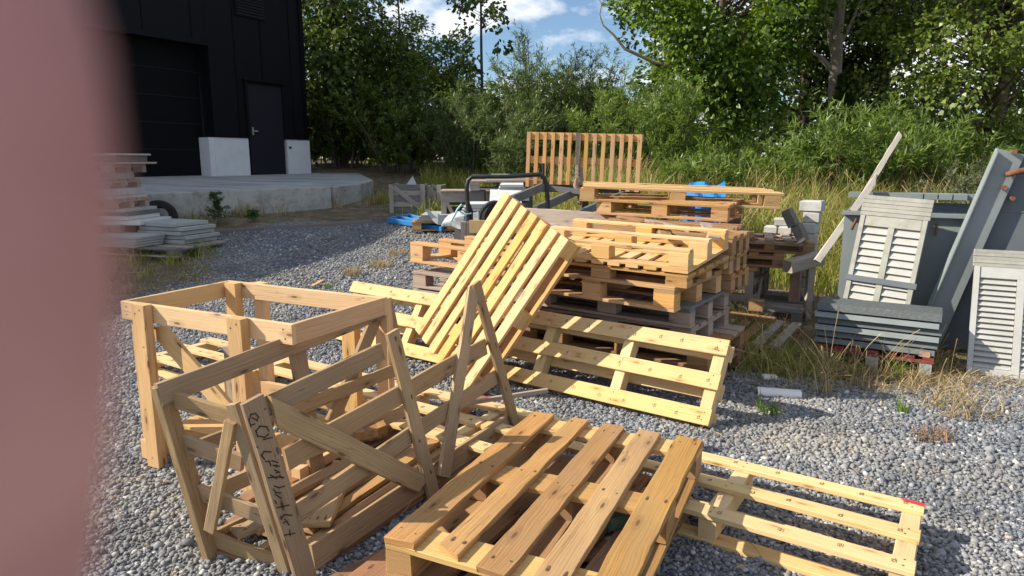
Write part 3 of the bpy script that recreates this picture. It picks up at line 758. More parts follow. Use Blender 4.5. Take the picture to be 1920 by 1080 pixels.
M_SHEET = plain('white_plastic_film', (.42, .44, .46), .4, 0, .06, 3, bump=.5, bscale=14)
M_CYAN = plain('pale_cyan_cord', (.35, .60, .66), .5)
M_STRAP = plain('faded_brown_strap', (.30, .23, .17), .8, 0, .2, 12)
M_GALV = plain('galvanised_block_cap', (.52, .54, .55), .45, .5, .15, 20, (.35, .36, .37), .6)

EX = Vector((.875, -.484, 0)); EY = Vector((.484, .875, 0)); EZ = Vector((0, 0, 1))
def yardM(o): return Matrix((EX, EY, EZ)).transposed().to_4x4() if o is None else Matrix.Translation(Vector(o)) @ Matrix((EX, EY, EZ)).transposed().to_4x4()

# ------------------------------------------------------------------ red pallet and kerb stones
p_l, p_r = ground_at(1541, 681), ground_at(1733, 706)
ex = (p_r - p_l); ex.z = 0; wl = ex.length + .09; ex.normalize(); ey = Vector((-ex.y, ex.x, 0))
Mred = Matrix.Translation(p_l - ex * .045 + Vector((0, 0, .0))) @ Matrix((ex, ey, EZ)).transposed().to_4x4()
root = thing('red_pallet', 'maroon painted pallet on white capped feet under the dark kerb stones', 'pallet', mat=Mred)
for x in (.045, wl / 2, wl - .045):
    b = board(root, 'foot_block', (x, -.01, .052), (x, .12, .052), .075, .096, (0, 0, 1), M_GALV, False, seg=1)
    mb = MB()
    for (a0, a1, z0, z1) in ((-.022, -.006, .03, .08), (.004, .022, .058, .08), (.004, .022, .028, .05)):   # pressed marks on the cap, laid on as flat darker grey patches
        mb.poly([(x + a0, -.0122, z0), (x + a1, -.0122, z0), (x + a1, -.0122, z1), (x + a0, -.0122, z1)])
    mb.build('cap_stamp', plain('cap_stamp_grey', (.34, .36, .37), .6, .3), b, world=False)
    board(root, 'foot_block', (x, .62, .052), (x, .74, .052), .075, .096, (0, 0, 1), M_GALV, False, seg=1)
board(root, 'stringer_board', (0, .05, .113), (wl, .05, .113), .11, .022, (0, 0, 1), W_MAROON, False)
board(root, 'stringer_board', (0, .68, .113), (wl, .68, .113), .11, .022, (0, 0, 1), W_MAROON, False)
for i in range(7):
    x = .035 + (wl - .07) * i / 6
    board(root, 'deck_board', (x, .0, .136), (x, .74, .136), .068, .022, (0, 0, 1), W_MAROON, False, rough=.001)
for i in range(6):
    lab = ['kerb stone bottom of the dark stack on the maroon pallet', 'kerb stone second from bottom on the maroon pallet', 'kerb stone third from bottom on the maroon pallet',
           'kerb stone fourth from bottom on the maroon pallet', 'pale fronted kerb stone just below the dark top one', 'dark chamfered kerb stone topmost over the maroon pallet'][i]
    z0 = .150 + i * .049; h = .046 if i < 5 else .062
    mb = MB(); j = [.0, .012, -.004, .008, -.012, .0][i]; ln = wl + .04 - (.02 if i < 2 else 0)
    fr = .022 if i < 5 else .03
    prof = [(.03, z0), (.0, z0 + .012), (.0 + (.018 if i < 5 else .035), z0 + h), (.30, z0 + h), (.30, z0)]
    for s in range(5):
        a, c = prof[s], prof[(s + 1) % 5]
        mb.poly([Mred @ Vector((x, y + j, z)) for (x, y, z) in ((-.02 + j, a[0], a[1]), (ln - .02 + j, a[0], a[1]), (ln - .02 + j, c[0], c[1]), (-.02 + j, c[0], c[1]))])
    mb.poly([Mred @ Vector((-.02 + j, p[0] + j, p[1])) for p in reversed(prof)]); mb.poly([Mred @ Vector((ln - .02 + j, p[0] + j, p[1])) for p in prof])
    tag(mb.build('kerb_stone', M_SLAB if i == 5 else M_SLABL if i in (2, 4) else plain('slate_grey_kerb', (.12, .14, .145), .7, 0, .12, 20)), lab, 'kerb stone', 'kerb stones stacked on the maroon pallet')
g = thing('brick_piece', 'small pale brick piece on the right end of the maroon pallet', 'brick', Mred @ Vector((wl - .06, .03, .147)))
board(g, 'brick_body', Mred @ Vector((wl - .06, -.0, .166)), Mred @ Vector((wl - .05, .13, .166)), .07, .036, (0, 0, 1), M_BRICK, seg=2, ch=.006)

# ------------------------------------------------------------------ steel box, hopper, louvre panels
oB = Vector((2.815, 5.78, 0))
Mc = yardM(oB)
root = thing('steel_box', 'open grey steel box with rust streaks standing behind the upright louvre', 'box', mat=Mc)
WB, DB, HB = 1.10, .75, 1.065
m = MB(); m.box((WB / 2, .006, HB / 2 + .03), (WB, .012, HB - .06)); m.build('front_plate', M_STEEL, root, world=False)
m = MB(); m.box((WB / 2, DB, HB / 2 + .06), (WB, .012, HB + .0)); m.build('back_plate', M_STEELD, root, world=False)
for x in (.0, WB):
    m = MB(); m.box((x, DB / 2 + .006, HB / 2 + .03), (.012, DB - .02, HB - .06)); m.build('side_plate', M_STEEL, root, world=False)
m = MB(); m.box((WB / 2, -.018, HB + .0), (WB + .05, .065, .03), bev=.004); m.build('rim_flange', M_STEEL, root, world=False)
m = MB(); m.box((WB / 2, DB - .02, HB + .12), (WB + .05, .07, .05), bev=.004); m.build('rim_flange', M_STEEL, root, world=False)
for i, x in enumerate((.52, .63, .74, .85)):
    m = MB(); m.box((x, DB - .065, HB + .118), (.10, .05, .062), bev=.006); m.build('hinge_plate', M_STEEL, root, world=False)
m = MB(); m.tube([(.06, -.04, .93), (.075, -.07, .97), (.09, -.05, 1.02)], .012, 6); m.build('latch_hook', M_RUST, root, world=False)
m = MB(); m.tube([(.66, -.03, 1.0), (.665, -.05, .96), (.66, -.045, .91)], .010, 6); m.build('latch_hook', M_RUST, root, world=False)

def louvre(name, label, TL, TR, BL, hdr, nsl, mat, slmat, strap=None, w=None):
    """louvred panel: header plate, two stiles, centre stile, slats; TL, TR, BL world corners"""
    Mx = frame(TL, TR, BL, (0, -1, .2)); P = Vector(TL)
    ydir = Mx.to_3x3() @ Vector((0, 1, 0))
    Mx.translation = P
    sgn = 1 if ydir.dot(Vector(BL) - P) > 0 else -1
    w = w or (Vector(TR) - P).length; h = (Vector(BL) - P).length
    root = thing(name, label, 'louvre', mat=Mx)
    def bxx(nm, x0, x1, y0, y1, z0, z1, mt, par=root):
        mb = MB(); mb.box(((x0 + x1) / 2, sgn * (y0 + y1) / 2, (z0 + z1) / 2), (x1 - x0, y1 - y0, z1 - z0), bev=.0025)
        return mb.build(nm, mt, par, world=False)
    hd = MB()
    for k in range(5):
        a0, a1 = hdr * k / 5, hdr * (k + .93) / 5
        hd.box((w / 2, sgn * (a0 + a1) / 2, .010 + .003 * (k % 2)), (w + .02, a1 - a0, .02), bev=.002)
    hd.build('header_plate', M_ALUD, root, world=False)
    sw = .034
    bxx('top_rail', sw + .002, w - sw - .002, hdr + .004, hdr + .085, .0, .035, mat)
    bxx('stile', 0, sw, hdr + .003, h, .0, .042, mat); bxx('stile', w - sw, w, hdr + .003, h, .0, .042, mat)
    bxx('centre_stile', w / 2 - .022, w / 2 + .022, hdr + .087, h, .0, .040, mat)
    bxx('bottom_rail', sw + .002, w - sw - .002, h - .05, h, .0, .034, mat)
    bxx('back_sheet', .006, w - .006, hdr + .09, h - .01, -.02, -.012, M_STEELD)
    y0 = hdr + .09; pitch = (h - .05 - y0) / nsl
    for (xa, xb) in ((sw + .002, w / 2 - .024), (w / 2 + .024, w - sw - .002)):
        for k in range(nsl):
            yc = y0 + pitch * (k + .5)
            mb = MB()
            a = Vector((0, sgn * (yc - pitch * .56), .006)); b = Vector((0, sgn * (yc + pitch * .46), .031))
            n = (b - a).cross(Vector((1, 0, 0))).normalized() * .003
            q = [a + n, b + n, b - n, a - n]
            for s in range(4):
                c0, c1 = q[s], q[(s + 1) % 4]
                mb.poly([(xa, c0.y, c0.z), (xb, c0.y, c0.z), (xb, c1.y, c1.z), (xa, c1.y, c1.z)])
            mb.poly([(xa, p.y, p.z) for p in q]); mb.poly([(xb, p.y, p.z) for p in reversed(q)])
            mb.build('slat', slmat, root, world=False)
    if strap is not None:
        bxx('cross_strap', -.01, w + .02, strap, strap + .045, .043, .052, M_STEELD)
    return root, Mx, sgn, w, h

TL = aty(1624, 366, 5.60); TR = aty(1750, 376, 5.30); BL = aty(1604, 600, 5.36)
louvre('louvre_panel', 'yellowish louvre panel leaning on the grey steel box behind the kerb stones', TL, TR, BL, .165, 12, M_ALU, M_ALUW, strap=.66)
TL = aty(1829, 468, 4.98); bl = ground_at(1810, 700)
TR = TL + EX * .56
louvre('louvre_panel', 'white louvre panel cut by the right edge standing on dry grass', TL, TR, bl, .13, 16, M_ALUW, M_ALUW)

root = thing('steel_hopper', 'tall grey steel hopper with slanted edge flange and rusty handle at right', 'hopper', (3.6, 5.2, 0))
t0, t1 = aty(1894, 284, 5.08), aty(1766, 575, 5.22)
dn = (t1 - t0).normalized(); t2 = t1 + dn * (t1.z / -dn.z - .04 if dn.z else 0)
board(root, 'slanted_flange', t0, t2, .185, .05, (-.35, -1, .1), plain('light_grey_steel', (.235, .265, .27), .5, 0, .10, 3, (.28, .13, .07), .7, .03, 40, thr=(.66, .74)), seg=3, ch=.004)
board(root, 'flange_edge', t0 + Vector((-.09, .012, 0)), t2 + Vector((-.09, .012, 0)), .012, .09, (-.35, -1, .1), M_STEEL, seg=3)
mb = MB()
q0, q2 = t0 + Vector((.03, .05, -.02)), t2 + Vector((.03, .05, .0))
far0 = q0 + EX * .9; far2 = Vector((far0.x, far0.y, q2.z))
off = EY * .012
pl = [q0, far0, far2 + Vector((0, 0, 0)), q2]
mb.poly(pl); mb.poly([p + off for p in reversed(pl)])
for i in range(4):
    a, b = pl[i], pl[(i + 1) % 4]; mb.poly([b, a, a + off, b + off])
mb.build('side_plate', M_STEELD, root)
fl = q0 + EX * .02 + Vector((0, 0, -.42)) - EY * .004
board(root, 'seam_strip', fl - EX * .14, fl + EX * .9, .008, .006, -EY, M_CHASSIS, seg=1)
h0 = aty(1904, 322, 5.0)
mb = MB(); mb.tube([h0 + Vector((-.02, .05, -.02)), h0 + Vector((.0, -.02, 0)), h0 + EX * .12 + Vector((0, 0, .03)), h0 + EX * .25 + Vector((0, .03, .03))], .021, 9)
mb.build('pipe_handle', M_RUST, root)
for px, py in ((1884, 352), (1902, 285), (1899, 372)):
    c = aty(px, py, 5.02); mb = MB(); mb.tube([c + EY * .08, c - EY * .005], .018, 6); mb.build('bolt', M_RUST, root)
mb = MB(); c = q0 + EX * .32 + Vector((0, 0, -.25)) - EY * .003
mb.poly([c + EX * .022, c + Vector((0, 0, .03)), c - EX * .022, c - EX * .006 - Vector((0, 0, .05))]); mb.build('rust_spot', M_RUST, root)

# ------------------------------------------------------------------ leaning plank
a, b = aty(1538, 482, 6.05), aty(1632, 350, 6.25)
c = aty(1691, 252, 6.4)
g = thing('leaning_plank', 'long bleached plank sloping up out of the rubble at right', 'plank', a)
board(g, 'plank', a - (b - a) * .06, b + (b - a) * .10, .06, .035, (-.3, -1, .2), W_DRIFT, rough=.002, seg=8, cut1=.12)
board(g, 'plank', b - (c - b) * .22 + Vector((0, .036, .0)), c + Vector((0, .03, 0)), .045, .03, (-.3, -1, .2), W_DRIFT, rough=.002, seg=8, cut1=.03)

# ------------------------------------------------------------------ grey timber crate with rubble on top
Mt = yardM((2.27, 6.35, 0))
root = thing('timber_crate', 'grey slatted timber crate with cross braces and a maroon tie, under rubble', 'crate', mat=Mt)
CW, CD, CH = .85, .75, .47
def tb_(nm, a, b, w, t, n, m_=W_GREY, **k): return board(root, nm, a, b, w, t, n, m_, False, **k)
for (x, y) in ((0, 0), (-CW, 0), (0, CD), (-CW, CD), (0, CD / 2)):
    tb_('corner_post', (x - .03, y + .03, .0), (x - .03, y + .03, CH), .07, .055, (0, -1, 0), W_GREY if x == 0 else W_DARKGREY, seg=2)
for z in (.04, .20, .36):
    tb_('side_slat', (-CW, .0, z), (-.06, .0, z), .07, .02, (0, -1, 0)); tb_('side_slat', (.012, .06, z), (.012, CD, z), .06, .02, (1, 0, 0))
tb_('diagonal_brace', (-.62, -.022, .42), (-.1, -.022, .05), .07, .02, (0, -1, 0), W_GREY)
tb_('diagonal_brace', (.034, .08, .03), (.034, .40, .43), .06, .02, (1, 0, 0), W_GREY); tb_('diagonal_brace', (.034, .70, .03), (.034, .42, .43), .06, .02, (1, 0, 0), W_GREY)
tb_('tie_band', (.056, .0, .40), (.056, .55, .40), .018, .004, (1, 0, 0), W_MAROON, seg=2)
for y in (.06, .24, .42, .60, .73):
    tb_('top_board', (-CW, y, CH + .012), (.03, y, CH + .012), .13, .022, (0, 0, 1), W_BROWN)
GR = 'rubble stacked around the grey timber crate'
pallet('half_pallet', 'small broken brown pallet lying on the grey timber crate', Mt @ flatmat(-.16, .36, CH + .026, .12), L=.75, W=.55, Hp=.12, mat=W_RED, group=GR, nd=4, dw=.09, deck='cross', bw=.1, mats=[W_RED, W_BROWN, W_PINKGREY])
pallet('half_pallet', 'second broken tray pallet tilted over the brown one on the crate', Mt @ flatmat(.02, .62, CH + .155, .22, .05, .03), L=.8, W=.55, Hp=.12, mat=W_BROWN, group=GR, nd=5, dw=.08, deck='cross', bw=.1, mats=[W_PINKGREY, W_BROWN])
def stone(name, label, cat, c, d, M3, mat, group=GR, bev=.008):
    mb = MB(); mb.box((0, 0, 0), d, Matrix.Translation(Vector(c)) @ M3.to_4x4(), bev=bev)
    return tag(mb.build(name, mat), label, cat, group)
R3 = Matrix((EX, EY, EZ)).transposed()
i = 0
for lab, (x, y, z) in (('brown brick lowest in the short pile on the broken pallets', (-.36, .62, .77)), ('brown brick second in the short pile on the broken pallets', (-.36, .62, .835)), ('brown brick third in the short pile on the broken pallets', (-.36, .62, .90)), ('brown brick on top of the short pile', (-.35, .62, .965)),
    ):
    stone('brick', lab, 'brick', Mt @ Vector((x, y, z)), (.22, .12, .06), R3 @ Matrix.Rotation(.08 * i, 3, 'Z'), M_BRICK, 'bricks piled on the broken pallets'); i += 1
pc = Mt @ Vector((.22, .85, .72))
for lab, (x, y, z) in (('pale cobble at the left of the row on the dark rack', (.0, .95, .78)), ('pale cobble in the middle of the row on the dark rack', (.14, .95, .78)), ('pale cobble at the right of the row on the dark rack', (.28, .95, .775)), ('pale cobble lying on top between the others', (.08, 1.0, .86))):
    stone('cobble', lab, 'cobble', Mt @ Vector((x, y, z)), (.125, .14, .085), R3 @ Matrix.Rotation(RNG.uniform(-.2, .2), 3, 'Z'), M_CONC, 'cobbles on the dark rack', .014)
g = thing('tile_rack', 'dark slatted rack carrying pale cobbles behind the timber crate', 'rack', Mt @ Vector((.14, .95, 0)))
for k in range(4):
    p = Mt @ Vector((.0 + .1 * k, .95, .68)); board(g, 'rack_bar', p - EY * .14, p + EY * .14, .06, .09, (0, 0, 1), M_STEELD, seg=1)
for k in (-.05, .33):
    p = Mt @ Vector((k, .95, 0)); board(g, 'rack_leg', p, p + Vector((0, 0, .635)), .09, .12, (0, -1, 0), W_DARKGREY, seg=1)
for i, (px, py, lab) in enumerate(((1482, 408, 'dark stone slab leaning left, upper of two beside the block column'), (1500, 437, 'dark stone slab leaning left, lower of two beside the block column'))):
    c = aty(px, py, 6.5 - .04 * i); stone('stone_slab', lab, 'slab', c, (.075, .28, .17), R3 @ Matrix.Rotation(-.48, 3, 'Y'), plain('dark_brown_stone', (.13, .125, .11), .85, 0, .2, 15, (.2, .19, .17), .5, .2), 'dark slabs leaning by the block column')
c = aty(1500, 485, 6.5); stone('stone_slab', 'narrow brick pillar propping up the two leaning slabs', 'slab', (c.x + .02, c.y + .1, .29), (.09, .2, .58), R3, M_BRICK, 'dark slabs leaning by the block column')
cb = aty(1522, 376, 6.75)
for k in range(10):
    z = cb.z - .052 - .107 * k
    nm = ['topmost', 'second from the top', 'third from the top', 'fourth from the top', 'fifth from the top', 'sixth from the top', 'fourth from the ground', 'third from the ground', 'second from the ground', 'lowest'][k]
    stone('concrete_block', f'rough pale concrete block, {nm} in the thin column', 'block', (cb.x + RNG.uniform(-.025, .025) - .003 * k, cb.y + RNG.uniform(-.02, .02), z), (.20 if k == 0 else .145, .2, .105), R3 @ Matrix.Rotation(RNG.uniform(-.2, .2), 3, 'Z'), M_CONC, 'concrete blocks in the thin column', .01)
a, b = aty(1476, 500, 6.2), aty(1537, 484, 6.3)
g = thing('timber_beam', 'short grey squared timber jutting right with its sawn end showing', 'beam', a); board(g, 'beam_body', a, b, .13, .11, (0, 0, 1), W_GREY, seg=3, ch=.006, rough=.002)
p = b - (b - a) * .25; g = thing('prop_post', 'stubby grey post holding up the squared timber end', 'post', (p.x, p.y, 0)); board(g, 'post_body', (p.x, p.y, 0), (p.x, p.y, p.z - .056), .06, .06, (0, -1, 0), W_GREY, seg=2)
pallet('wooden_pallet', 'dark grey pallet on the grass right of the timber crate', flatmat(2.62, 6.62, .0, 1.05), L=1.0, W=.6, Hp=.14, mat=W_DARKGREY, bmat=W_DARKGREY, mats=[W_DARKGREY, W_GREY], deck='cross', nd=7, dw=.085, bw=.1)
a, b = ground_at(1345, 612), ground_at(1452, 625)
g = thing('timber_beam', 'brown squared beam lying in the weeds by the stack corner', 'beam', a); board(g, 'beam_body', a + Vector((0, 0, .10)), b + Vector((0, 0, .09)), .10, .09, (0, 0, 1), W_BROWN, seg=3)
c = ground_at(1418, 612); stone('timber_block', 'sunlit sawn timber block sitting on the brown beam', 'block', c + Vector((0, .03, .19)), (.12, .10, .10), R3, W_BROWN, None, .004)
pallet('wooden_pallet', 'rotten low pallet in the grass right of the stack corner', flatmat(2.02, 5.55, -.01, 1.0), L=.9, W=.6, Hp=.12, mat=W_RED, mats=[W_RED, W_GREY, W_BROWN], nd=5, dw=.08, bw=.1)

# ------------------------------------------------------------------ beams and board behind the leaning pallet
a, b = aty(985, 404, 6.9), aty(1165, 417, 6.5)
g = thing('log_beam', 'pinkish weathered squared beam, upper of two behind the stack', 'beam', a, group='weathered beams behind the stack'); board(g, 'beam_body', a, b, .15, .12, (0, -1, .2), W_PINKGREY, seg=6, rough=.003, ch=.012)
a, b = aty(985, 428, 6.8), aty(1150, 437, 6.4)
g = thing('log_beam', 'pinkish weathered squared beam, lower of two behind the stack', 'beam', a, group='weathered beams behind the stack'); board(g, 'beam_body', a, b, .11, .12, (0, -1, .2), W_PINKGREY, seg=6, rough=.003, ch=.012)
for i, px in enumerate((1010, 1120)):
    p = aty(px, 445, 6.62); g = thing('support_trestle', ['grey trestle post under the left part of the beams', 'grey trestle post under the right part of the beams'][i], 'post', (p.x, p.y, ter(p.x, p.y)), group='trestle posts'); board(g, 'post_body', (p.x, p.y, ter(p.x, p.y)), (p.x, p.y, p.z - .02), .12, .1, (0, -1, 0), W_GREY, seg=2)
a, b = aty(880, 425, 6.6), aty(985, 425, 6.5)
g = thing('plywood_strip', 'tan plywood strip standing on edge left of the leaning pallet', 'board', a); board(g, 'strip', a, b, .125, .02, (0, -1, 0), wood('tan_plywood', (.50, .36, .20), (.44, .30, .155), (.4, .26, .13), stain=.1, tone=.05, knots=.01), seg=2)
for i, px in enumerate((869, 881)):
    p = aty(px, 420, 6.75)
    g = thing('fence_post', ['grey split post left of the pair by the plywood strip', 'grey split post right of the pair by the plywood strip'][i], 'post', (p.x, p.y, ter(p.x, p.y)), group='grey posts by the plywood strip'); board(g, 'post_body', (p.x, p.y, ter(p.x, p.y)), (p.x, p.y, p.z + .02), .055, .05, (0, -1, 0), W_GREY, seg=3, rough=.002)

# ------------------------------------------------------------------ trailer
tr = thing('flat_trailer', 'black ladder frame trailer with tubular hoop behind the pallet stack', 'trailer', (.35, 8.6, ter(.3, 8.6)))
Yh = 7.9
hp = [aty(x, y, Yh) for x, y in ((889, 500), (885, 470), (880, 420), (875, 352), (878, 338), (886, 331), (950, 331), (1012, 327), (1020, 333), (1025, 347), (1027, 380), (1028, 440))]
m = MB(); m.tube(hp, .026, 8); m.build('hoop', M_BLACK, tr)
m = MB(); a = aty(1019, 306, 7.95); m.tube([a, aty(1019, 345, 7.95)], .017, 6); m.build('upright_pin', M_BLACK, tr)
m = MB(); m.tube([aty(874, 370, Yh), aty(884, 396, Yh), aty(884, 412, Yh)], .02, 6); m.build('hoop_gusset', M_BLACK, tr)
rails = (((960, 375, 7.8), (1026, 346, 9.3)), ((1004, 394, 7.8), (1085, 357, 9.5)), ((1072, 408, 7.6), (1180, 360, 9.6)))
for (p, q) in rails:
    a, b = aty(p[0], p[1], p[2]), aty(*q); board(tr, 'frame_rail', a, b, .10, .05, (1, -.6, 0), M_CHASSIS, seg=2, ch=.004)
board(tr, 'cross_member', aty(1024, 352, 9.2), aty(1092, 360, 9.0), .07, .05, (0, -1, 0), M_CHASSIS, seg=2)
board(tr, 'cross_member', aty(1000, 352, 9.4), aty(1200, 356, 9.35), .10, .05, (0, -1, 0), M_BLACK, seg=2)
def wheel(c, ax, r, w, parent):
    m = MB(); n = 20; ax = Vector(ax).normalized(); u = ax.cross(EZ).normalized(); v = ax.cross(u)
    prof = [(r * .58, -w / 2), (r * .9, -w / 2), (r, -w * .3), (r, w * .3), (r * .9, w / 2), (r * .58, w / 2)]
    for k in range(n):
        a0, a1 = 2 * math.pi * k / n, 2 * math.pi * (k + 1) / n
        f_ = lambda a, p: c + (u * math.cos(a) + v * math.sin(a)) * p[0] + ax * p[1]
        for s in range(6):
            p, q = prof[s], prof[(s + 1) % 6]; m.poly([f_(a0, p), f_(a1, p), f_(a1, q), f_(a0, q)], smooth=True)
    ty = m.build('tyre', M_RUBBER, parent)
    m = MB(); m.tube([c - ax * w * .3, c + ax * w * .3], [r * .57, r * .57], 16); m.build('rim', M_CHASSIS, ty)
c = aty(922, 408, 8.0); wh = MB
wheel(Vector((c.x + .05, c.y, c.z)), (.45, -1, 0), .20, .16, tr)
gz = ter(.5, 8.6)
wheel(Vector((.95, 8.9, gz + .3)), (1, -.1, 0), .30, .18, tr); wheel(Vector((2.0, 9.0, gz + .3)), (1, -.1, 0), .30, .18, tr)
for x, y in ((.95, 8.9), (2.0, 9.0), (.1, 8.1)):
    p = Vector((x, y, gz + .2)); board(tr, 'axle_leg', p, Vector((x, y, .98 if x > .5 else .8)), .08, .06, (0, -1, 0), M_BLACK, seg=1)
board(tr, 'axle', (.95, 8.93, gz + .3), (2.0, 9.03, gz + .3), .06, .06, (0, 0, 1), M_BLACK, seg=1)
# standing pallet on the trailer
Yp = 9.5
q00, q10, q01 = aty(988, 247, 9.75), aty(1204, 252, 9.25), aty(986, 350, 9.75)
Ms = frame(q00, q10, q01, (0, -1, .1)); Ls, Ws = (q10 - q00).length, (q01 - q00).length
nz = Ms.to_3x3() @ Vector((0, 0, 1))
Ms.translation = q00 + (q10 - q00) / 2 + (q01 - q00) / 2 - nz * .12
pallet('long_pallet', 'orange slatted pallet standing upright on the trailer', Ms, L=Ls, W=Ws, Hp=.12, deck='cross', nd=14, dw=[.052, .055, .048, .05, .055, .05, .055, .05, .05, .052, .056, .054, .055, .058], mat=W_ORANGE, bmat=W_ORANGE, nailed=False, jit=.004)
st = thing('ratchet_strap', 'faded brown ratchet strap with buckle hanging down the upright orange pallet', 'strap', aty(1084, 370, 9.2))
a, b = aty(1084, 249, 9.44), aty(1082, 312, 9.42)
board(st, 'webbing', a, b, .055, .004, (0, -1, 0), M_STRAP, seg=3)
k0, k1 = aty(1081, 311, 9.38), aty(1081, 333, 9.36)
for i in range(4):
    p = k0.lerp(k1, i / 3); board(st, 'buckle_bar', p - Vector((.03, 0, 0)), p + Vector((.03, 0, 0)), .022, .02, (0, -1, 0), M_GALV, seg=1)
for s in (-.03, .03): board(st, 'buckle_side', k0 + Vector((s, 0, .02)), k1 + Vector((s, 0, -.02)), .012, .02, (0, -1, 0), M_BLACK, seg=1)
m = MB(); m.tube([aty(x, y, 9.3) for x, y in ((1081, 334), (1079, 347), (1084, 356), (1089, 365), (1090, 377), (1086, 384))], [.02, .035, .045, .05, .045, .02], 7); m.build('strap_bundle', M_STRAP, st)
board(st, 'webbing_tail', aty(1089, 318, 9.4), aty(1092, 352, 9.4), .06, .003, (.3, -1, 0), M_STRAP, seg=3)
# blue tarpaulin
m = MB(); n_ = 12
bp_ = [[None] * (n_ + 1) for _ in range(7)]
for i in range(7):
    for j in range(n_ + 1):
        u, v = i / 6, j / n_
        p = aty(1290 + 70 * v, 372 - 29 * u - 3 * math.sin(v * 7) * u, 8.4 + .5 * u)
        bp_[i][j] = p + Vector((0, .05 * math.sin(v * 15 + u * 5), .014 * math.sin(v * 11 + u * 3)))
tt = MB()
for i in range(6):
    for j in range(n_): tt.poly([bp_[i][j], bp_[i][j + 1], bp_[i + 1][j + 1], bp_[i + 1][j]], smooth=True)
th = Vector((0, .25, -.75))
rim = [bp_[0][j] for j in range(n_ + 1)]
for j in range(n_): tt.poly([bp_[0][j + 1], bp_[0][j], bp_[0][j] + Vector((0, -.02, -.72)), bp_[0][j + 1] + Vector((0, -.02, -.72))], smooth=True)
for j in range(n_): tt.poly([bp_[6][j], bp_[6][j + 1], bp_[6][j + 1] + Vector((0, .5, -.8)), bp_[6][j] + Vector((0, .5, -.8))], smooth=True)
for j, sg in ((0, 1), (n_, -1)):
    ring = [bp_[i][j] for i in range(7)] + [bp_[6][j] + Vector((0, .5, -.8)), bp_[0][j] + Vector((0, -.02, -.72))]
    tt.poly(ring)
tag(tt.build('tarpaulin', M_TARP), 'crumpled bright blue tarpaulin heaped behind the topmost long pallet', 'tarpaulin')

# ------------------------------------------------------------------ goods around the trailer
def flatbox(name, label, cat, px0, px1, pyt, Y, d, h, mat, group=None, yaw=0.0, z=None):
    a, b = aty(px0, pyt, Y), aty(px1, pyt, Y); w = (b - a).length; c = (a + b) / 2
    mb = MB(); mb.box((0, 0, 0), (w, d, h), Matrix.Translation(Vector((c.x, c.y + d / 2, (z if z is not None else c.z) - h / 2))) @ Matrix.Rotation(yaw, 4, 'Z'), bev=.004)
    return tag(mb.build(name, mat), label, cat, group)
GP_ = 'pale panels piled by the trailer'
labs = ['pale panel lowest in the pile right of the leaning white sheet', 'pale panel second lowest in the pile by the trailer', 'pale panel in the middle of the pile by the trailer', 'pale panel second from top in the pile by the trailer', 'pale panel on top of the pile just under the hoop']
for i in range(5):
    flatbox('cement_panel', labs[i], 'panel', 926 + i * 3, 990 - i * 2, 371 - i * 6.3, 9.0, .7, .04, M_PANEL if i % 2 else M_PANELW, GP_, RNG.uniform(-.05, .05))
pb_ = aty(958, 377, 9.35)
pz0 = ter(pb_.x, pb_.y)
mb = MB(); mb.box((pb_.x, pb_.y, (pz0 + pb_.z) / 2), (.42, .6, pb_.z - pz0 - .0), bev=.004); tag(mb.build('timber_stack', W_DARKGREY), 'dark squared timber bearer holding up the pale panel pile', 'bearer')
a0, a1, a2 = aty(921, 356, 8.5), aty(980, 358, 8.5), aty(916, 388, 8.25)
Mq = frame(a0, a1, a2, (0, -1, .1)); Mq.translation = (a1 + a2) / 2
mb = MB(); mb.box((0, 0, 0), ((a1 - a0).length, (a2 - a0).length, .02), Mq, bev=.003); tag(mb.build('cement_panel', M_PANELW), 'white panel leaning upright in front of the pale panel pile', 'panel', GP_)
# dark boards and pallet of sheets higher up under the hoop
pallet('wooden_pallet', 'old pallet with pale sheets at the back under the hoop', flatmat(-.14, 10.2, 1.08, .1), L=1.0, W=.7, Hp=.13, mat=W_GREY, mats=[W_GREY, W_PINKGREY])
for i in range(3):
    mb = MB(); mb.box((-.02 + .03 * i, 10.2, 1.225 + .027 * i), (.72, .6, .025), bev=.003); tag(mb.build('cement_panel', M_PANELW), ['pale sheet lowest of three on the back pallet', 'pale sheet in the middle of three on the back pallet', 'pale sheet uppermost of three on the back pallet'][i], 'panel', 'pale sheets on the back pallet')
gz2 = ter(-.1, 10.2)
for i, x in enumerate((-.5, .2)):
    mb = MB(); mb.box((x, 10.2, (gz2 + 1.07) / 2), (.2, .6, 1.07 - gz2), bev=.004); tag(mb.build('timber_bearer', W_DARKGREY), ['dark bearer under the left half of the back pallet', 'dark bearer under the right half of the back pallet'][i], 'bearer', 'bearers under the back pallet')
# white wrapped sacks with cyan cord
c = aty(893, 399, 8.2)
mb = MB(); nu, nv = 22, 9
pts_ = []
gzz = ter(c.x, c.y)
for j in range(nv + 1):
    t = j / nv; rr = (math.sin(t * math.pi / 2 * .98) if t < .5 else math.sin(t * math.pi / 2)) ; z = c.z + .03 - (c.z + .03 - (c.z - .16)) * (1 - math.cos(t * math.pi / 2))
    row = []
    for i in range(nu):
        a = 2 * math.pi * i / nu; nx = 1 + .12 * math.sin(3 * a + 5 * t) + .07 * math.sin(7 * a - 3 * t)
        row.append(Vector((c.x + .37 * rr ** .6 * math.cos(a) * nx, c.y + .28 * rr ** .6 * math.sin(a) * nx, z + .02 * math.sin(5 * a + 9 * t))))
    pts_.append(row)
for j in range(nv):
    for i in range(nu):
        k = (i + 1) % nu; mb.poly([pts_[j][i], pts_[j + 1][i], pts_[j + 1][k], pts_[j][k]], smooth=True)
sk = tag(mb.build('wrapped_bundle', M_SHEET), 'crumpled white plastic wrapped bundle left of the hoop with cyan cords', 'bundle')
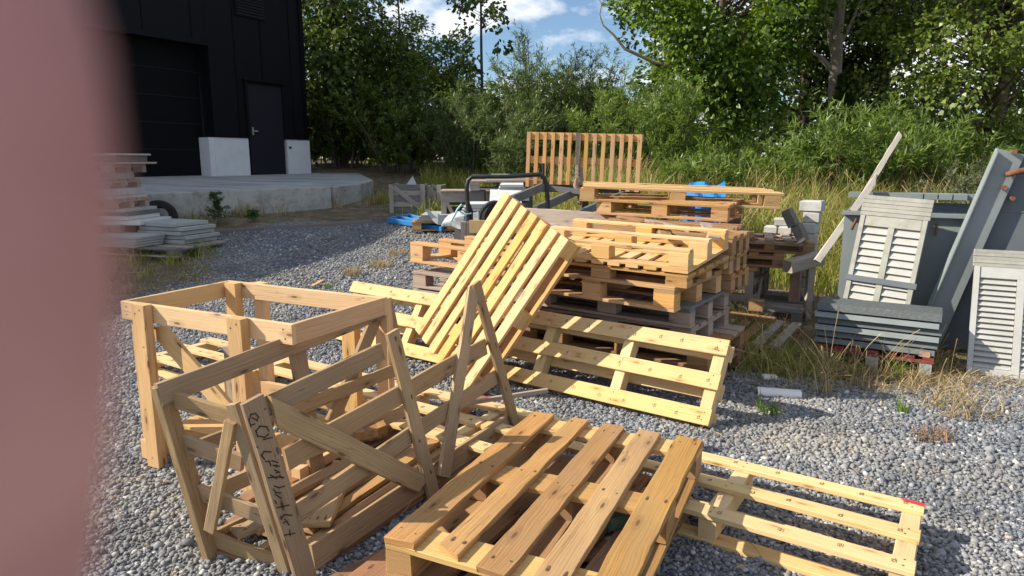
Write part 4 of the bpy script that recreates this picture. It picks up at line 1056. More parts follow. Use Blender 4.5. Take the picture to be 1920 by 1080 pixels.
mb = MB(); mb.tube([aty(x, y, 7.9) for x, y in ((866, 383), (858, 392), (852, 404), (846, 415))], .012, 5); mb.tube([aty(x, y, 7.88) for x, y in ((862, 396), (872, 402), (884, 400))], .010, 5); mb.build('cord', M_CYAN, sk, world=False)
pallet('wooden_pallet', 'pale pallet carrying grey boards in front of the second grey crate', flatmat(-1.0, 11.2, ter(-1.0, 11.0), .12), L=1.25, W=.8, Hp=.14, mat=W_EUR, bmat=W_FRESH)
for i in range(4):
    mb = MB(); z = ter(-1.0, 11.0) + .14 + .028 * i + .015; mb.box((-1.0 + .02 * i, 11.15, z), (1.05 - .02 * i, .8, .026), Matrix.Identity(4), bev=.003)
    tag(mb.build('cement_panel', M_PANEL if i % 2 else W_GREY), ['grey board at the bottom of the low pile by the white film', 'grey board second in the low pile by the white film', 'grey board third in the low pile by the white film', 'grey board on top of the low pile by the white film'][i], 'panel', 'grey boards in a low pile')
mb = MB(); bzz = ter(-.5, 9.3); mb.box((c.x + .05, c.y + .1, (gzz + c.z - .12) / 2), (.6, .5, c.z - .12 - gzz), bev=.01); tag(mb.build('timber_bearer', W_GREY), 'grey bearer block beneath the white wrapped bundle', 'bearer')
for i, lab in enumerate(('white sheet lowest of three lying on the wrapped bundle', 'white sheet in the middle of three on the wrapped bundle', 'white sheet uppermost of three on the wrapped bundle')):
    mb = MB(); mb.box((c.x + .12 + .02 * i, c.y + .06, c.z + .045 + .03 * i), (.56, .46, .027), Matrix.Translation((0, 0, 0)), bev=.004); tag(mb.build('cement_panel', M_PANELW), lab, 'panel', 'white sheets on the wrapped bundle')
# draped film
mb = MB(); g_ = []
for i in range(9):
    row = []
    for j in range(6):
        u, v = i / 8, j / 5
        x = 798 + 46 * u; y = 392 + 18 * u + v * (18 * math.sin(u * math.pi) + 2)
        row.append(aty(x, y, 10.68 - .04 * v + .02 * math.sin(u * 9)))
    g_.append(row)
for s, o_ in ((0, Vector((0, 0, 0))), (1, Vector((0, .012, 0)))):
    for i in range(8):
        for j in range(5):
            q = [g_[i][j] + o_, g_[i + 1][j] + o_, g_[i + 1][j + 1] + o_, g_[i][j + 1] + o_]
            mb.poly(q if s == 0 else list(reversed(q)), smooth=True)
tag(mb.build('plastic_film', M_SHEET), 'white plastic film hanging over the edge of the low board pile', 'film')

# grey crates at the back
def grey_crate(label, P, w, h, d, yaw, style):
    Mx = Matrix.Translation(P) @ Matrix.Rotation(yaw, 4, 'Z')
    r = thing('grey_crate', label, 'crate', mat=Mx, group='grey crates before the scrub')
    def k(nm, a, b, ww, t, n, m_=W_GREY): return board(r, nm, a, b, ww, t, n, m_, False, rough=.002, seg=3)
    for x in (.04, w - .04):
        k('corner_post', (x, -.01, 0), (x, -.01, h), .08, .03, (0, -1, 0)); k('corner_post', (x, d, 0), (x, d, h), .08, .03, (0, -1, 0))
    n_ = 5
    for i in range(n_):
        z = h * (i + .5) / n_
        if style == 0 or i in (0, n_ - 1): k('side_slat', (0, .015, z), (w, .015, z), h / n_ * .9, .02, (0, -1, 0), W_GREY if i % 2 else W_DARKGREY)
        k('side_slat', (0, d - .025, z), (w, d - .025, z), h / n_ * .8, .02, (0, -1, 0), W_DARKGREY)
        k('side_slat', (w - .0, .03, z), (w - .0, d - .02, z), h / n_ * .75, .02, (1, 0, 0), W_DARKGREY); k('side_slat', (.0, .03, z), (.0, d - .02, z), h / n_ * .75, .02, (1, 0, 0), W_DARKGREY)
    if style == 0:
        k('diagonal_brace', (.08, -.012, h * .9), (w - .08, -.012, h * .16), .08, .02, (0, -1, 0))
    else:
        k('centre_post', (w / 2, -.01, 0), (w / 2, -.01, h * .8), .06, .03, (0, -1, 0))
        k('diagonal_brace', (.09, -.012, h * .74), (w * .34, -.012, h * .05), .055, .02, (0, -1, 0)); k('diagonal_brace', (w - .09, -.012, h * .74), (w * .66, -.012, h * .05), .055, .02, (0, -1, 0))
        k('fascia', (0, -.012, h * .87), (w, -.012, h * .87), h * .26, .025, (0, -1, 0)); k('lid_board', (-.02, d * .4, h + .014), (w + .02, d * .4, h + .014), d * 1.0, .026, (0, 0, 1), W_PINKGREY)
    return r
p = ground_at(731, 399)
grey_crate('dark grey slatted crate with diagonal brace and a pale stone on top', p, .66, .52, .55, -.02, 0)
g2 = aty(768, 341, p.y + .2)
mb = MB(); s_ = p + Vector((.37, .3, .50))
mb.poly([s_ + Vector((-.10, 0, 0)), s_ + Vector((.10, 0, 0)), s_ + Vector((.02, .05, .17))]); mb.poly([s_ + Vector((.10, 0, 0)), s_ + Vector((.05, .2, 0)), s_ + Vector((.02, .05, .17))])
mb.poly([s_ + Vector((.05, .2, 0)), s_ + Vector((-.10, 0, 0)), s_ + Vector((.02, .05, .17))]); mb.poly([s_ + Vector((.05, .2, 0)), s_ + Vector((.10, 0, 0)), s_ + Vector((-.10, 0, 0))])
tag(mb.build('stone_shard', M_CONC), 'pointed pale stone shard poking over the braced grey crate', 'stone')
p2 = Vector((p.x + .80, p.y + .25, ter(p.x + .8, p.y + .2)))
grey_crate('narrow dark crate tucked behind the braced crate on its right', Vector((p.x + .66, p.y + .22, p.z)), .28, .50, .4, -.1, 0)
p3 = aty(828, 396, 10.9); p3.z = ter(p3.x, p3.y)
grey_crate('open grey crate with V braces and a plank lid', p3, .86, .62, .5, .0, 1)

# blue frame pallet lying on gravel
pA, pB = ground_at(728, 420), ground_at(842, 438)
ex = (pB - pA); ex.z = 0; Lb = ex.length; ex.normalize(); ey = Vector((-ex.y, ex.x, 0))
Mb_ = Matrix.Translation(pA) @ Matrix((ex, ey, EZ)).transposed().to_4x4() @ Matrix.Rotation(-.02, 4, 'Y')
r = thing('blue_frame', 'bright blue steel rack frame lying on the gravel by the weeds', 'frame', mat=Matrix.Translation(pA))
pA, pB, pC = ground_at(728, 420), ground_at(830, 438), ground_at(768, 413)
lift = Vector((0, 0, .07)); sd_ = (pC - pA)
for k in (0, .5, 1): board(r, 'long_rail', pA + sd_ * k + lift, pB + sd_ * k * .55 + lift, .06, .08, (0, 0, 1), M_BLUEPL, seg=2, ch=.006)
for k in (.03, .5, .9):
    q = pA.lerp(pB, k); board(r, 'end_plate', q + lift + Vector((0, 0, .035)), q + sd_ * (1 - .45 * k) + lift + Vector((0, 0, .035)), .10 if k > .8 else .05, .03, (0, 0, 1), M_BLUEPL, seg=2, ch=.005)

# ------------------------------------------------------------------ left stack of pallets, boards and panels
ls = ground_at(392, 468)
def LM(x, y, z, yaw=-.30): return flatmat(x, y, z, yaw)
base = Vector((-4.45, 9.75, .0)); gz = ter(base.x, base.y) + .0
GLs = 'grey panels on the low pallet at left'
pallet('wooden_pallet', 'low dark pallet at left carrying two stacks of grey panels', LM(-5.15, 9.75, gz - .02), L=1.7, W=1.0, Hp=.12, mat=W_GREY, bmat=W_DARKGREY, mats=[W_GREY, W_DARKGREY])
Mx = LM(-4.55, 9.95, gz + .10)
labs = ['grey panel lowest in the taller stack at left', 'grey panel second lowest in the taller stack at left', 'grey panel in the middle of the taller stack at left', 'grey panel second from top in the taller stack at left', 'grey panel on top of the taller stack at left']
for i in range(5):
    mb = MB(); j = [.0, .05, -.03, .0, -.10][i]
    mb.box((0, 0, 0), (.80, .62, .052), Matrix.Translation((-4.86 + j, 9.93, gz + .13 + .06 * i)) @ Matrix.Rotation(-.34 + j * .8, 4, 'Z'), bev=.004); tag(mb.build('cement_panel', M_PANEL), labs[i], 'panel', GLs)
labs = ['grey panel lowest in the lower front stack at left', 'grey panel second in the lower front stack at left', 'grey panel third in the lower front stack at left', 'grey panel on top of the lower front stack at left']
for i in range(4):
    mb = MB(); mb.box((0, 0, 0), (.78, .5, .033), Matrix.Translation((-5.36 + .012 * i, 9.45, gz + .12 + .038 * i)) @ Matrix.Rotation(-.30, 4, 'Z'), bev=.003); tag(mb.build('cement_panel', M_PANEL), labs[i], 'panel', 'grey panels in the lower front stack')
# tall pile behind the finger, boards and pallets up to 1.6 m
zz_ = ter(-5.9, 10.0)
GT = 'boards and pallets in the tall pile at far left'  # shade is put into the dark wood of the two lowest pallets
lay = [('pallet', .14, W_DARKGREY, 'pallet at the foot of the tall pile at far left', 0), ('board', .06, W_PINKGREY, 'long plank low in the tall pile above the foot pallet', .12), ('pallet', .13, W_DARKGREY, 'dark pallet low in the tall pile at far left', -.05),
       ('board', .07, M_PANELW, 'white fronted panel low in the tall pile, longest to the right', .22), ('board', .06, M_PANELW, 'white fronted panel just above the longest one', .05), ('board', .05, M_STEELD, 'dark steel sheet in the tall pile at half height', .07),
       ('board', .05, M_PANEL, 'frosted grey sheet above the dark steel sheet', .02), ('pallet', .13, W_PINKGREY, 'pale pallet at mid height of the tall pile', -.10), ('board', .05, M_CONC, 'thin grey slab over the mid height pallet', -.12), ('board', .10, M_CONC, 'thick grey slab with rounded corner in the tall pile', -.14),
       ('pallet', .12, W_GREY, 'grey block pallet near the top of the tall pile', -.20), ('board', .10, M_CONC, 'grey slab set back near the top of the tall pile', -.28), ('pallet', .12, W_GREY, 'uppermost grey pallet of the tall pile', -.10), ('board', .03, W_PINKGREY, 'grey board overhanging right near the top of the tall pile', .08), ('board', .09, W_DARKGREY, 'dark bundle board below the shiny top sheet', -.06), ('board', .03, M_ALUW, 'shiny pale sheet on the very top of the tall pile', -.0)]
zc = zz_
for kd, h, m_, lab, dx in lay:
    xr = -5.42 + dx
    if kd == 'pallet':
        pallet('wooden_pallet', lab, flatmat(xr - .6, 10.05, zc, -.10), L=1.2, W=.8, Hp=h, mat=m_, bmat=m_, group=GT, nailed=False)
    else:
        mb = MB(); mb.box((0, 0, 0), (1.25, .75, h - .003), Matrix.Translation((xr - .62, 10.05, zc + h / 2)) @ Matrix.Rotation(-.10 + RNG.uniform(-.03, .03), 4, 'Z'), bev=.004)
        tag(mb.build('board_sheet', m_), lab, 'board', GT)
    zc += h
m = MB(); wheel_c = Vector((-5.62, 10.9, ter(-5.6, 10.9) + .20))
wt = thing('old_tyre', 'black tyre lying half hidden behind the white fronted panels', 'tyre', (-5.62, 10.9, ter(-5.6, 10.9)))
wheel(wheel_c, (.3, -1, .2), .27, .2, wt)
a, b = ground_at(322, 412), ground_at(418, 404)
g = thing('metal_profile', 'long grey metal profile lying below the concrete apron edge', 'profile', a); board(g, 'profile_body', a + Vector((0, 0, .05)), b + Vector((0, 0, .05)), .14, .07, (0, -.3, 1), M_PANEL, seg=2)

# ------------------------------------------------------------------ small litter
c = ground_at(1460, 741)
g = thing('pipe_piece', 'broken half round white pipe piece on gravel near the dry grass', 'pipe', c)
mb = MB(); ax = Vector((.97, -.24, 0)); sdv = Vector((.24, .97, 0)); n_ = 9
for i in range(n_ - 1):
    a0, a1 = math.pi * i / (n_ - 1), math.pi * (i + 1) / (n_ - 1)
    f_ = lambda a, r, s: c + ax * s + sdv * math.cos(a) * r + EZ * (math.sin(a) * r * .8 + .004)
    for r_, fl in ((.05, 0), (.043, 1)):
        q = [f_(a0, r_, -.135), f_(a0, r_, .135), f_(a1, r_, .135), f_(a1, r_, -.135)]
        mb.poly(q if not fl else list(reversed(q)), smooth=True)
    for s in (-.135, .135): mb.poly([f_(a0, .05, s), f_(a1, .05, s), f_(a1, .043, s), f_(a0, .043, s)])
mb.build('pipe_shell', PAPER, g)
c = ground_at(1443, 712); stone('paper_scrap', 'small white crumpled scrap behind the broken pipe piece', 'scrap', c + EZ * .02, (.10, .06, .03), R3 @ Matrix.Rotation(.5, 3, 'Z'), PAPER, None, .008)
c = ground_at(1502, 568); stone('paper_scrap', 'white torn rag in the grass beside the dark grey pallet', 'scrap', c + EZ * .04, (.10, .05, .08), R3, PAPER, None, .012)
a, b = ground_at(585, 541), ground_at(606, 533)
g = thing('bark_strip', 'curled orange bark strip on gravel behind the box crate', 'bark', a); board(g, 'strip', a + EZ * .03, b + EZ * .05, .05, .012, (0, 0, 1), W_ORANGE, seg=4, rough=.003)
a, b = ground_at(1597, 944), ground_at(1618, 952)
g = thing('wood_chip', 'pale wood chip lying between lattice boards on gravel', 'chip', a); board(g, 'chip_body', a + EZ * .035, b + EZ * .035, .03, .006, (0, 0, 1), W_FRESH, seg=2, rough=.002)
# ------------------------------------------------------------------ building
M_CLAD = plain('black_cladding', (.006, .0065, .009), .5, 0, .08, 2, spec=.12)
M_CLADG = plain('black_gate_panel', (.004, .004, .005), .55, 0, .1, 2, spec=.1)
M_DOOR = plain('charcoal_door', (.016, .017, .024), .5, 0, .06, 2, spec=.15)
M_PLINTH = plain('white_concrete_plinth', (.62, .64, .66), .85, 0, .06, 3, (.5, .5, .5), .4, .05, 60)
M_APRON = plain('brushed_concrete', (.36, .38, .39), .85, 0, .12, 1.2, (.17, .19, .20), .9, .1, 60, stretch=(.25, 1.6, 1), thr=(.46, .62))
M_APRONF = plain('apron_edge_concrete', (.40, .40, .38), .9, 0, .10, 2.5, (.20, .19, .16), .8, .12, 50, thr=(.46, .66))
UB = Vector((-.502, -.865, 0)); NB = Vector((.865, -.502, 0))
MBd = Matrix((UB, NB, EZ)).transposed().to_4x4()
# right handed frame: x along the wall to the near left, y outwards, z up
MBd = Matrix.Translation((-5.27, 18.0, 0)) @ Matrix(((UB.x, NB.x, 0, 0), (UB.y, NB.y, 0, 0), (0, 0, 1, 0), (0, 0, 0, 1)))
bd = thing('industrial_hall', 'black clad industrial hall with white plinth, roller gate and charcoal door', 'building', (-5.27, 18, 1.17))
MW[bd.name] = Matrix.Translation((-5.27, 18, 1.17))
def bbx(nm, t0, t1, y0, y1, z0, z1, mat, par=bd, bev=0.0):
    mb = MB(); mb.box(((t0 + t1) / 2, (y0 + y1) / 2, (z0 + z1) / 2), (abs(t1 - t0), abs(y1 - y0), abs(z1 - z0)), MBd, bev=bev)
    mb.v = [tuple(Vector(p) - Vector((-5.27, 18, 1.17))) for p in mb.v]
    mb.f = [tuple(reversed(f)) for f in mb.f]; mb.u = [list(reversed(u)) for u in mb.u]
    return mb.build(nm, mat, par, world=False)
HB_ = 5.5; ZG = 1.17
G0, G1, GT_ = 2.78, 7.6, 3.94
bbx('wall', .0, G0, -9, 0, 2.02, HB_, M_CLAD); bbx('wall', G0 + .002, G1, -9, -.001, GT_, HB_ - .002, M_CLAD); bbx('wall', G1 + .002, 17, -9, 0, 2.02, HB_, M_CLAD)
bbx('roof', -.1, 17.1, -9.1, .1, HB_ + .004, HB_ + .15, M_CLAD)
bbx('plinth', -.03, .70, -.4, .035, .9, 2.0, M_PLINTH, bev=.01); bbx('plinth', 1.87, G0, -.4, .035, .9, 2.0, M_PLINTH, bev=.01); bbx('plinth', G1, 17, -.4, .035, .9, 2.0, M_PLINTH, bev=.01)
bbx('plinth_return', G0 + .002, G0 + .14, -.38, .02, .9, 1.995, M_PLINTH)
bbx('plinth_flashing', -.04, .74, .0, .06, 2.004, 2.03, M_CLAD); bbx('plinth_flashing', 1.83, G0, .0, .06, 2.004, 2.03, M_CLAD)
gt = bbx('roller_gate', G0 + .02, G1 - .02, -.36, -.32, .9, GT_ + .05, M_CLADG)
for z in (1.72, 2.28, 2.84, 3.4):
    bbx('gate_section_seam', G0 + .03, G1 - .03, -.319, -.312, z, z + .012, M_DOOR, gt)
bbx('gate_jamb', G0 - .10, G0 - .004, .002, .05, 2.034, GT_ + .12, M_CLAD); bbx('gate_lintel', G0 - .004, G1, .003, .07, GT_ + .0, GT_ + .12, M_CLAD)
dr = bbx('door', .78, 1.80, -.06, .012, .9, 3.24, M_DOOR, bev=.004)
bbx('door_frame', .70, .776, .0, .05, 2.034, 3.30, M_CLAD); bbx('door_frame', 1.804, 1.87, .0, .05, 2.034, 3.30, M_CLAD); bbx('door_hood', .66, 1.92, .0, .09, 3.31, 3.34, M_CLAD)
h = bbx('handle', 1.69, 1.73, .013, .03, 2.08, 2.26, M_ALU, dr)
mb = MB(); q = [MBd @ Vector(p) - Vector((-5.27, 18, 1.17)) for p in ((1.71, .02, 2.17), (1.71, .065, 2.17), (1.60, .065, 2.17))]; mb.tube(q, .014, 6); mb.build('lever', M_ALU, h, world=False)
for t in (.42, 1.30, 2.05, 3.1, 4.2, 5.3, 6.4, 8.2, 9.3):
    bbx('cladding_seam', t, t + .018, .0, .012, (GT_ + .13 if t > 2.7 and t < 7.6 else 3.36 if .6 < t < 1.95 else 2.034), HB_, M_CLADG)
bbx('corner_trim', -.02, .10, .0, .03, 2.034, HB_, M_CLADG)
vn = bbx('vent_grille', 1.14, 1.98, .013, .03, 4.72, 5.42, M_CLAD)
for k in range(10): bbx('vent_blade', 1.18, 1.94, .031, .05, 4.75 + k * .064, 4.78 + k * .064, M_DOOR, vn)
bbx('socket_box', .60, .66, .036, .06, 1.78, 1.83, M_DOOR)

# concrete apron in front of the hall
mb = MB()
edge = [Vector((-9.6, 7.6, .96)), Vector((-6.08, 11.0, .966)), Vector((-5.22, 12.0, .972)), Vector((-3.59, 13.5, .985)), Vector((-3.2, 14.3, 1.02)), Vector((-3.15, 15.2, 1.06)), Vector((-4.1, 18.0, 1.166))]
back = []
for e in edge:
    d_ = (e - Vector((-5.27, 18, 0))).dot(NB) - .02
    p = e - NB * (d_ + .6); p.z = 1.168; back.append(p)
for i in range(len(edge) - 1):
    a, b, c, d_ = edge[i], edge[i + 1], back[i + 1], back[i]
    n_ = 6
    for k in range(n_):
        f0, f1 = k / n_, (k + 1) / n_
        mb.poly([a.lerp(d_, f0), b.lerp(c, f0), b.lerp(c, f1), a.lerp(d_, f1)])
tag(mb.build('concrete_apron', M_APRON), kind='structure')
mb = MB()
for i in range(len(edge) - 1):
    a, b = edge[i], edge[i + 1]
    dr_ = (b - a); dr_.z = 0; dr_.normalize(); o_ = Vector((dr_.y, -dr_.x, 0))
    n_ = max(1, round((b - a).length / 2.4))
    for k in range(n_):
        p, q = a.lerp(b, k / n_) + dr_ * .008, a.lerp(b, (k + 1) / n_) - dr_ * .008
        lo = Vector((0, 0, -.75))
        t_ = o_ * .10
        mb.poly([p + t_ + lo, q + t_ + lo, q + t_ - EZ * .012, p + t_ - EZ * .012]); mb.poly([p + t_ - EZ * .012, q + t_ - EZ * .012, q + t_ * .9, p + t_ * .9]); mb.poly([p + t_ * .9, q + t_ * .9, q - t_ * .2, p - t_ * .2])
        mb.poly([p + lo, p + t_ + lo, p + t_ - EZ * .012, p]); mb.poly([q + t_ + lo, q + lo, q, q + t_ - EZ * .012])
tag(mb.build('apron_edge_wall', M_APRONF), 'low concrete edge wall holding up the apron before the black hall', 'retaining wall')
# sunken dark rail along the weeds
a, b = ground_at(408, 438), ground_at(735, 415)
mb = MB()
for k in range(8):
    p, q = a.lerp(b, k / 8), a.lerp(b, (k + 1) / 8)
    p.z = ter(p.x, p.y); q.z = ter(q.x, q.y); s_ = Vector((-.3, .95, 0)) * .06
    mb.poly([p - s_ - EZ * .02, q - s_ - EZ * .02, q - s_ + EZ * .05, p - s_ + EZ * .05]); mb.poly([p - s_ + EZ * .05, q - s_ + EZ * .05, q + s_ + EZ * .05, p + s_ + EZ * .05]); mb.poly([q + s_ - EZ * .02, p + s_ - EZ * .02, p + s_ + EZ * .05, q + s_ + EZ * .05])
tag(mb.build('edge_rail', W_DARKGREY), 'dark sunken timber rail between gravel and weeds before the apron', 'rail')

# ------------------------------------------------------------------ ground sheet
xs = np.concatenate([np.linspace(-300, -22, 16), np.linspace(-20, -6, 18), np.linspace(-5.5, 6, 60), np.linspace(6.5, 22, 18), np.linspace(24, 300, 16)])
ys = np.concatenate([np.linspace(-200, -6, 10), np.linspace(-5, 1, 8), np.linspace(1.2, 9, 50), np.linspace(9.2, 20, 50), np.linspace(21, 40, 14), np.linspace(45, 400, 14)])
Xg, Yg = np.meshgrid(xs, ys); Zg = tern(Xg, Yg)
V = np.stack([Xg, Yg, Zg], -1).reshape(-1, 3)
nx_, ny_ = len(xs), len(ys)
ii, jj = np.meshgrid(np.arange(nx_ - 1), np.arange(ny_ - 1)); b0 = (jj * nx_ + ii).ravel()
me = mesh_np('ground', V, np.stack([b0, b0 + 1, b0 + nx_ + 1, b0 + nx_], 1), smooth=True)

def soil_np(x, y):
    """1 where soil, dry grass and litter cover the gravel"""
    right = np.clip((x - (1.55 + .25 * np.sin(y * 2.1) + .12 * np.sin(y * 5.3))) / .5, 0, 1) * np.clip((y - (4.22 + .18 * np.sin(x * 4) - .10 * (x - 2))) / .7, 0, 1)
    backr = np.clip((x - (.6 - .05 * (y - 6))) / .8, 0, 1) * np.clip((y - 6.8) / .8, 0, 1)
    back = np.clip((y - (12.3 + .36 * x + .25 * np.sin(x * 3))) / .6, 0, 1)
    left = np.clip((-(x + 3.3 + .25 * np.sin(y * 2)) - .35 * (y - 7.5) * (y > 7.5)) / .8, 0, 1) * np.clip((y - 5.0) / 1.2, 0, 1) * np.clip((10.8 - y) / .8, 0, 1)
    return np.maximum.reduce([right, backr, back, left * .9])
at = me.attributes.new('soil', 'FLOAT', 'POINT'); at.data.foreach_set('value', soil_np(V[:, 0], V[:, 1]).astype(np.float32))
m, nt, b = newmat('gravel_ground'); L = nt.links
tc = N(nt, 'ShaderNodeTexCoord'); at = N(nt, 'ShaderNodeAttribute', attribute_name='soil')
vo = N(nt, 'ShaderNodeTexVoronoi', i_Scale=42.0); L.new(tc.outputs['Object'], vo.inputs['Vector'])
sv = N(nt, 'ShaderNodeSeparateColor'); L.new(vo.outputs['Color'], sv.inputs[0])
gr = ramp(nt, [(0, (.115, .125, .145)), (.4, (.165, .178, .20)), (.72, (.235, .248, .272)), (.9, (.34, .35, .365)), (1, (.55, .54, .53))]); L.new(sv.outputs[0], gr.inputs[0])
dk = ramp(nt, [(.0, (1,) * 3), (.45, (.85,) * 3), (.8, (.5,) * 3)]); L.new(math_(nt, 'MULTIPLY', vo.outputs['Distance'], 1.0), dk.inputs[0])
gcol = mix(nt, gr.outputs[0], dk.outputs[0], .8, 'MULTIPLY')
n1 = N(nt, 'ShaderNodeTexNoise', i_Scale=.8, i_Detail=6.0); L.new(tc.outputs['Object'], n1.inputs['Vector'])
dr_ = ramp(nt, [(.48, (0,) * 3), (.66, (.38,) * 3)]); L.new(n1.outputs[0], dr_.inputs[0])
gcol = mix(nt, gcol, (.30, .25, .17), dr_.outputs[0])
n2 = N(nt, 'ShaderNodeTexNoise', i_Scale=5.0, i_Detail=9.0, i_Roughness=.7); L.new(tc.outputs['Object'], n2.inputs['Vector'])
so = ramp(nt, [(.3, (.06, .05, .032)), (.52, (.15, .12, .075)), (.75, (.34, .28, .17))]); L.new(n2.outputs[0], so.inputs[0])
sm = math_(nt, 'ADD', at.outputs['Fac'], math_(nt, 'MULTIPLY', math_(nt, 'SUBTRACT', n2.outputs[0], .5), 1.6))
smr = ramp(nt, [(.35, (0,) * 3), (.62, (1,) * 3)]); L.new(sm, smr.inputs[0])
L.new(mix(nt, gcol, so.outputs[0], smr.outputs[0]), b.inputs['Base Color']); b.inputs['Roughness'].default_value = .9
bp = N(nt, 'ShaderNodeBump', i_Strength=.9, i_Distance=.02); L.new(math_(nt, 'SUBTRACT', 1.0, vo.outputs['Distance']), bp.inputs['Height']); L.new(bp.outputs[0], b.inputs['Normal'])
g = link('ground', me, None, [m]); tag(g, kind='structure')

# ------------------------------------------------------------------ loose stones
def ico(sub):
    bm = bmesh.new(); bmesh.ops.create_icosphere(bm, subdivisions=sub, radius=1)
    v = np.array([x.co[:] for x in bm.verts]); f = np.array([[w.index for w in p.verts] for p in bm.faces]); bm.free(); return v, f
def stones(name, pts, size, sub, mat, nv=14, bury=.25):
    v, f = ico(sub); rg = NR
    var = []
    for k in range(nv):
        w = v.copy()
        for _ in range(5):    # flat chips make the angular crushed look
            d = rg.normal(size=3); d /= np.linalg.norm(d); h = rg.uniform(.45, .85)
            s = w @ d; w = w - np.outer(np.clip(s - h, 0, None), d) * .95
        w *= rg.uniform(.65, 1.15, 3); var.append(w)
    var = np.array(var); n = len(pts)
    ch = rg.integers(0, nv, n); th = rg.uniform(0, 2 * np.pi, n); ph = rg.uniform(-.6, .6, n)
    W = var[ch]                                    # n, k, 3
    c, s = np.cos(th)[:, None], np.sin(th)[:, None]
    cp, sp_ = np.cos(ph)[:, None], np.sin(ph)[:, None]
    x = W[..., 0] * c - W[..., 1] * s; y = W[..., 0] * s + W[..., 1] * c; z = W[..., 2] * .78
    y, z = y * cp - z * sp_, y * sp_ + z * cp
    sz = (size * np.exp(rg.normal(0, .28, n)))[:, None]
    P = np.stack([x * sz + pts[:, 0:1], y * sz + pts[:, 1:2], z * sz + pts[:, 2:3] + sz * (.55 - bury)], -1).reshape(-1, 3)
    Fa = (f[None] + (np.arange(n) * len(v))[:, None, None]).reshape(-1, 3)
    me = mesh_np(name, P, Fa, smooth=False)
    return tag(link(name, me, None, [mat]), kind='stuff')
M_STONE, nt, b = newmat('crushed_granite'); L = nt.links
geo = N(nt, 'ShaderNodeNewGeometry'); r = ramp(nt, [(0, (.125, .136, .158)), (.4, (.175, .188, .212)), (.75, (.230, .245, .272)), (.92, (.30, .312, .332)), (.975, (.46, .46, .46)), (.994, (.58, .57, .56)), (1, (.42, .25, .20))])
L.new(geo.outputs['Random Per Island'], r.inputs[0])
tc = N(nt, 'ShaderNodeTexCoord'); n1 = N(nt, 'ShaderNodeTexNoise', i_Scale=160.0, i_Detail=4.0); L.new(tc.outputs['Object'], n1.inputs['Vector'])
r1 = ramp(nt, [(.3, (.68,) * 3), (.7, (1.25,) * 3)]); L.new(n1.outputs[0], r1.inputs[0])
n2 = N(nt, 'ShaderNodeTexNoise', i_Scale=.9, i_Detail=7.0, i_Roughness=.65); L.new(tc.outputs['Object'], n2.inputs['Vector'])
r2 = ramp(nt, [(.46, (0,) * 3), (.70, (.55,) * 3)]); L.new(n2.outputs[0], r2.inputs[0])
n4 = N(nt, 'ShaderNodeTexNoise', i_Scale=2.3, i_Detail=3.0); L.new(tc.outputs['Object'], n4.inputs['Vector'])
r4 = ramp(nt, [(.35, (.78,) * 3), (.65, (1.12,) * 3)]); L.new(n4.outputs[0], r4.inputs[0])
sc_ = mix(nt, mix(nt, r.outputs[0], r1.outputs[0], 1.0, 'MULTIPLY'), (.40, .35, .27), r2.outputs[0])
L.new(mix(nt, sc_, r4.outputs[0], 1.0, 'MULTIPLY'), b.inputs['Base Color']); b.inputs['Roughness'].default_value = .85
def scatter(y0, y1, dens, keep=None, marg=.3):
    A = .78 * (y1 ** 2 - y0 ** 2) + 2 * marg * (y1 - y0); n = int(A * dens)
    y = np.sqrt(NR.uniform(y0 ** 2, y1 ** 2, int(n * 1.15))); x = NR.uniform(-1, 1, len(y)) * (.78 * y + marg)
    if keep is not None:
        k = keep(x, y); x, y = x[k], y[k]
    return np.stack([x, y, tern(x, y)], 1)
gk = lambda lim: (lambda x, y: (soil_np(x, y) + NR.uniform(-.25, .25, len(x))) < lim)
stones('gravel_stones', scatter(1.55, 2.9, 4300), .0113, 1, M_STONE)
stones('gravel_stones', scatter(2.9, 4.6, 4000, gk(.7)), .0118, 0, M_STONE)
stones('gravel_stones', scatter(4.6, 7.5, 2000, gk(.6)), .0130, 0, M_STONE)
stones('gravel_stones', scatter(7.5, 12.5, 650, lambda x, y: gk(.6)(x, y) & (y < 12.3 + .36 * x)), .0165, 0, M_STONE)

# ------------------------------------------------------------------ foliage tools
def leaves(C, D, U, ln, wd, fold=.18):
    """diamond leaves: base C, direction D, face normal hint U (arrays n,3)"""
    n = len(C); D = D / np.linalg.norm(D, axis=1, keepdims=True)
    S_ = np.cross(D, U); S_ /= np.linalg.norm(S_, axis=1, keepdims=True) + 1e-9
    Nn = np.cross(S_, D)
    ln = np.broadcast_to(ln, n)[:, None]; wd = np.broadcast_to(wd, n)[:, None]
    mid = C + D * ln * .45
    V = np.stack([C, mid + S_ * wd * .5 + Nn * wd * fold, C + D * ln - Nn * ln * .12, mid - S_ * wd * .5 + Nn * wd * fold], 1).reshape(-1, 3)
    F_ = np.arange(4 * n).reshape(n, 4)
    return V, F_
def unit(n):
    d = NR.normal(size=(n, 3)); return d / np.linalg.norm(d, axis=1, keepdims=True)

BARK = plain('grey_brown_bark', (.13, .10, .075), .95, 0, .3, 8, (.20, .18, .15), .6, .5, 40)
BARKD = plain('dark_bark', (.06, .05, .04), .95, 0, .3, 8, (.10, .09, .07), .6, .4, 40)
BARKP = plain('pale_dead_bark', (.34, .29, .24), .95, 0, .25, 6, (.20, .17, .14), .7, .4, 40)

def limb(p, q, bend=.15, n=5):
    p, q = Vector(p), Vector(q); L_ = (q - p).length; o = Vector((RNG.uniform(-1, 1), RNG.uniform(-1, 1), RNG.uniform(-.3, .6))) * bend * L_
    return [p.lerp(q, i / n) + o * math.sin(math.pi * i / n) for i in range(n + 1)]

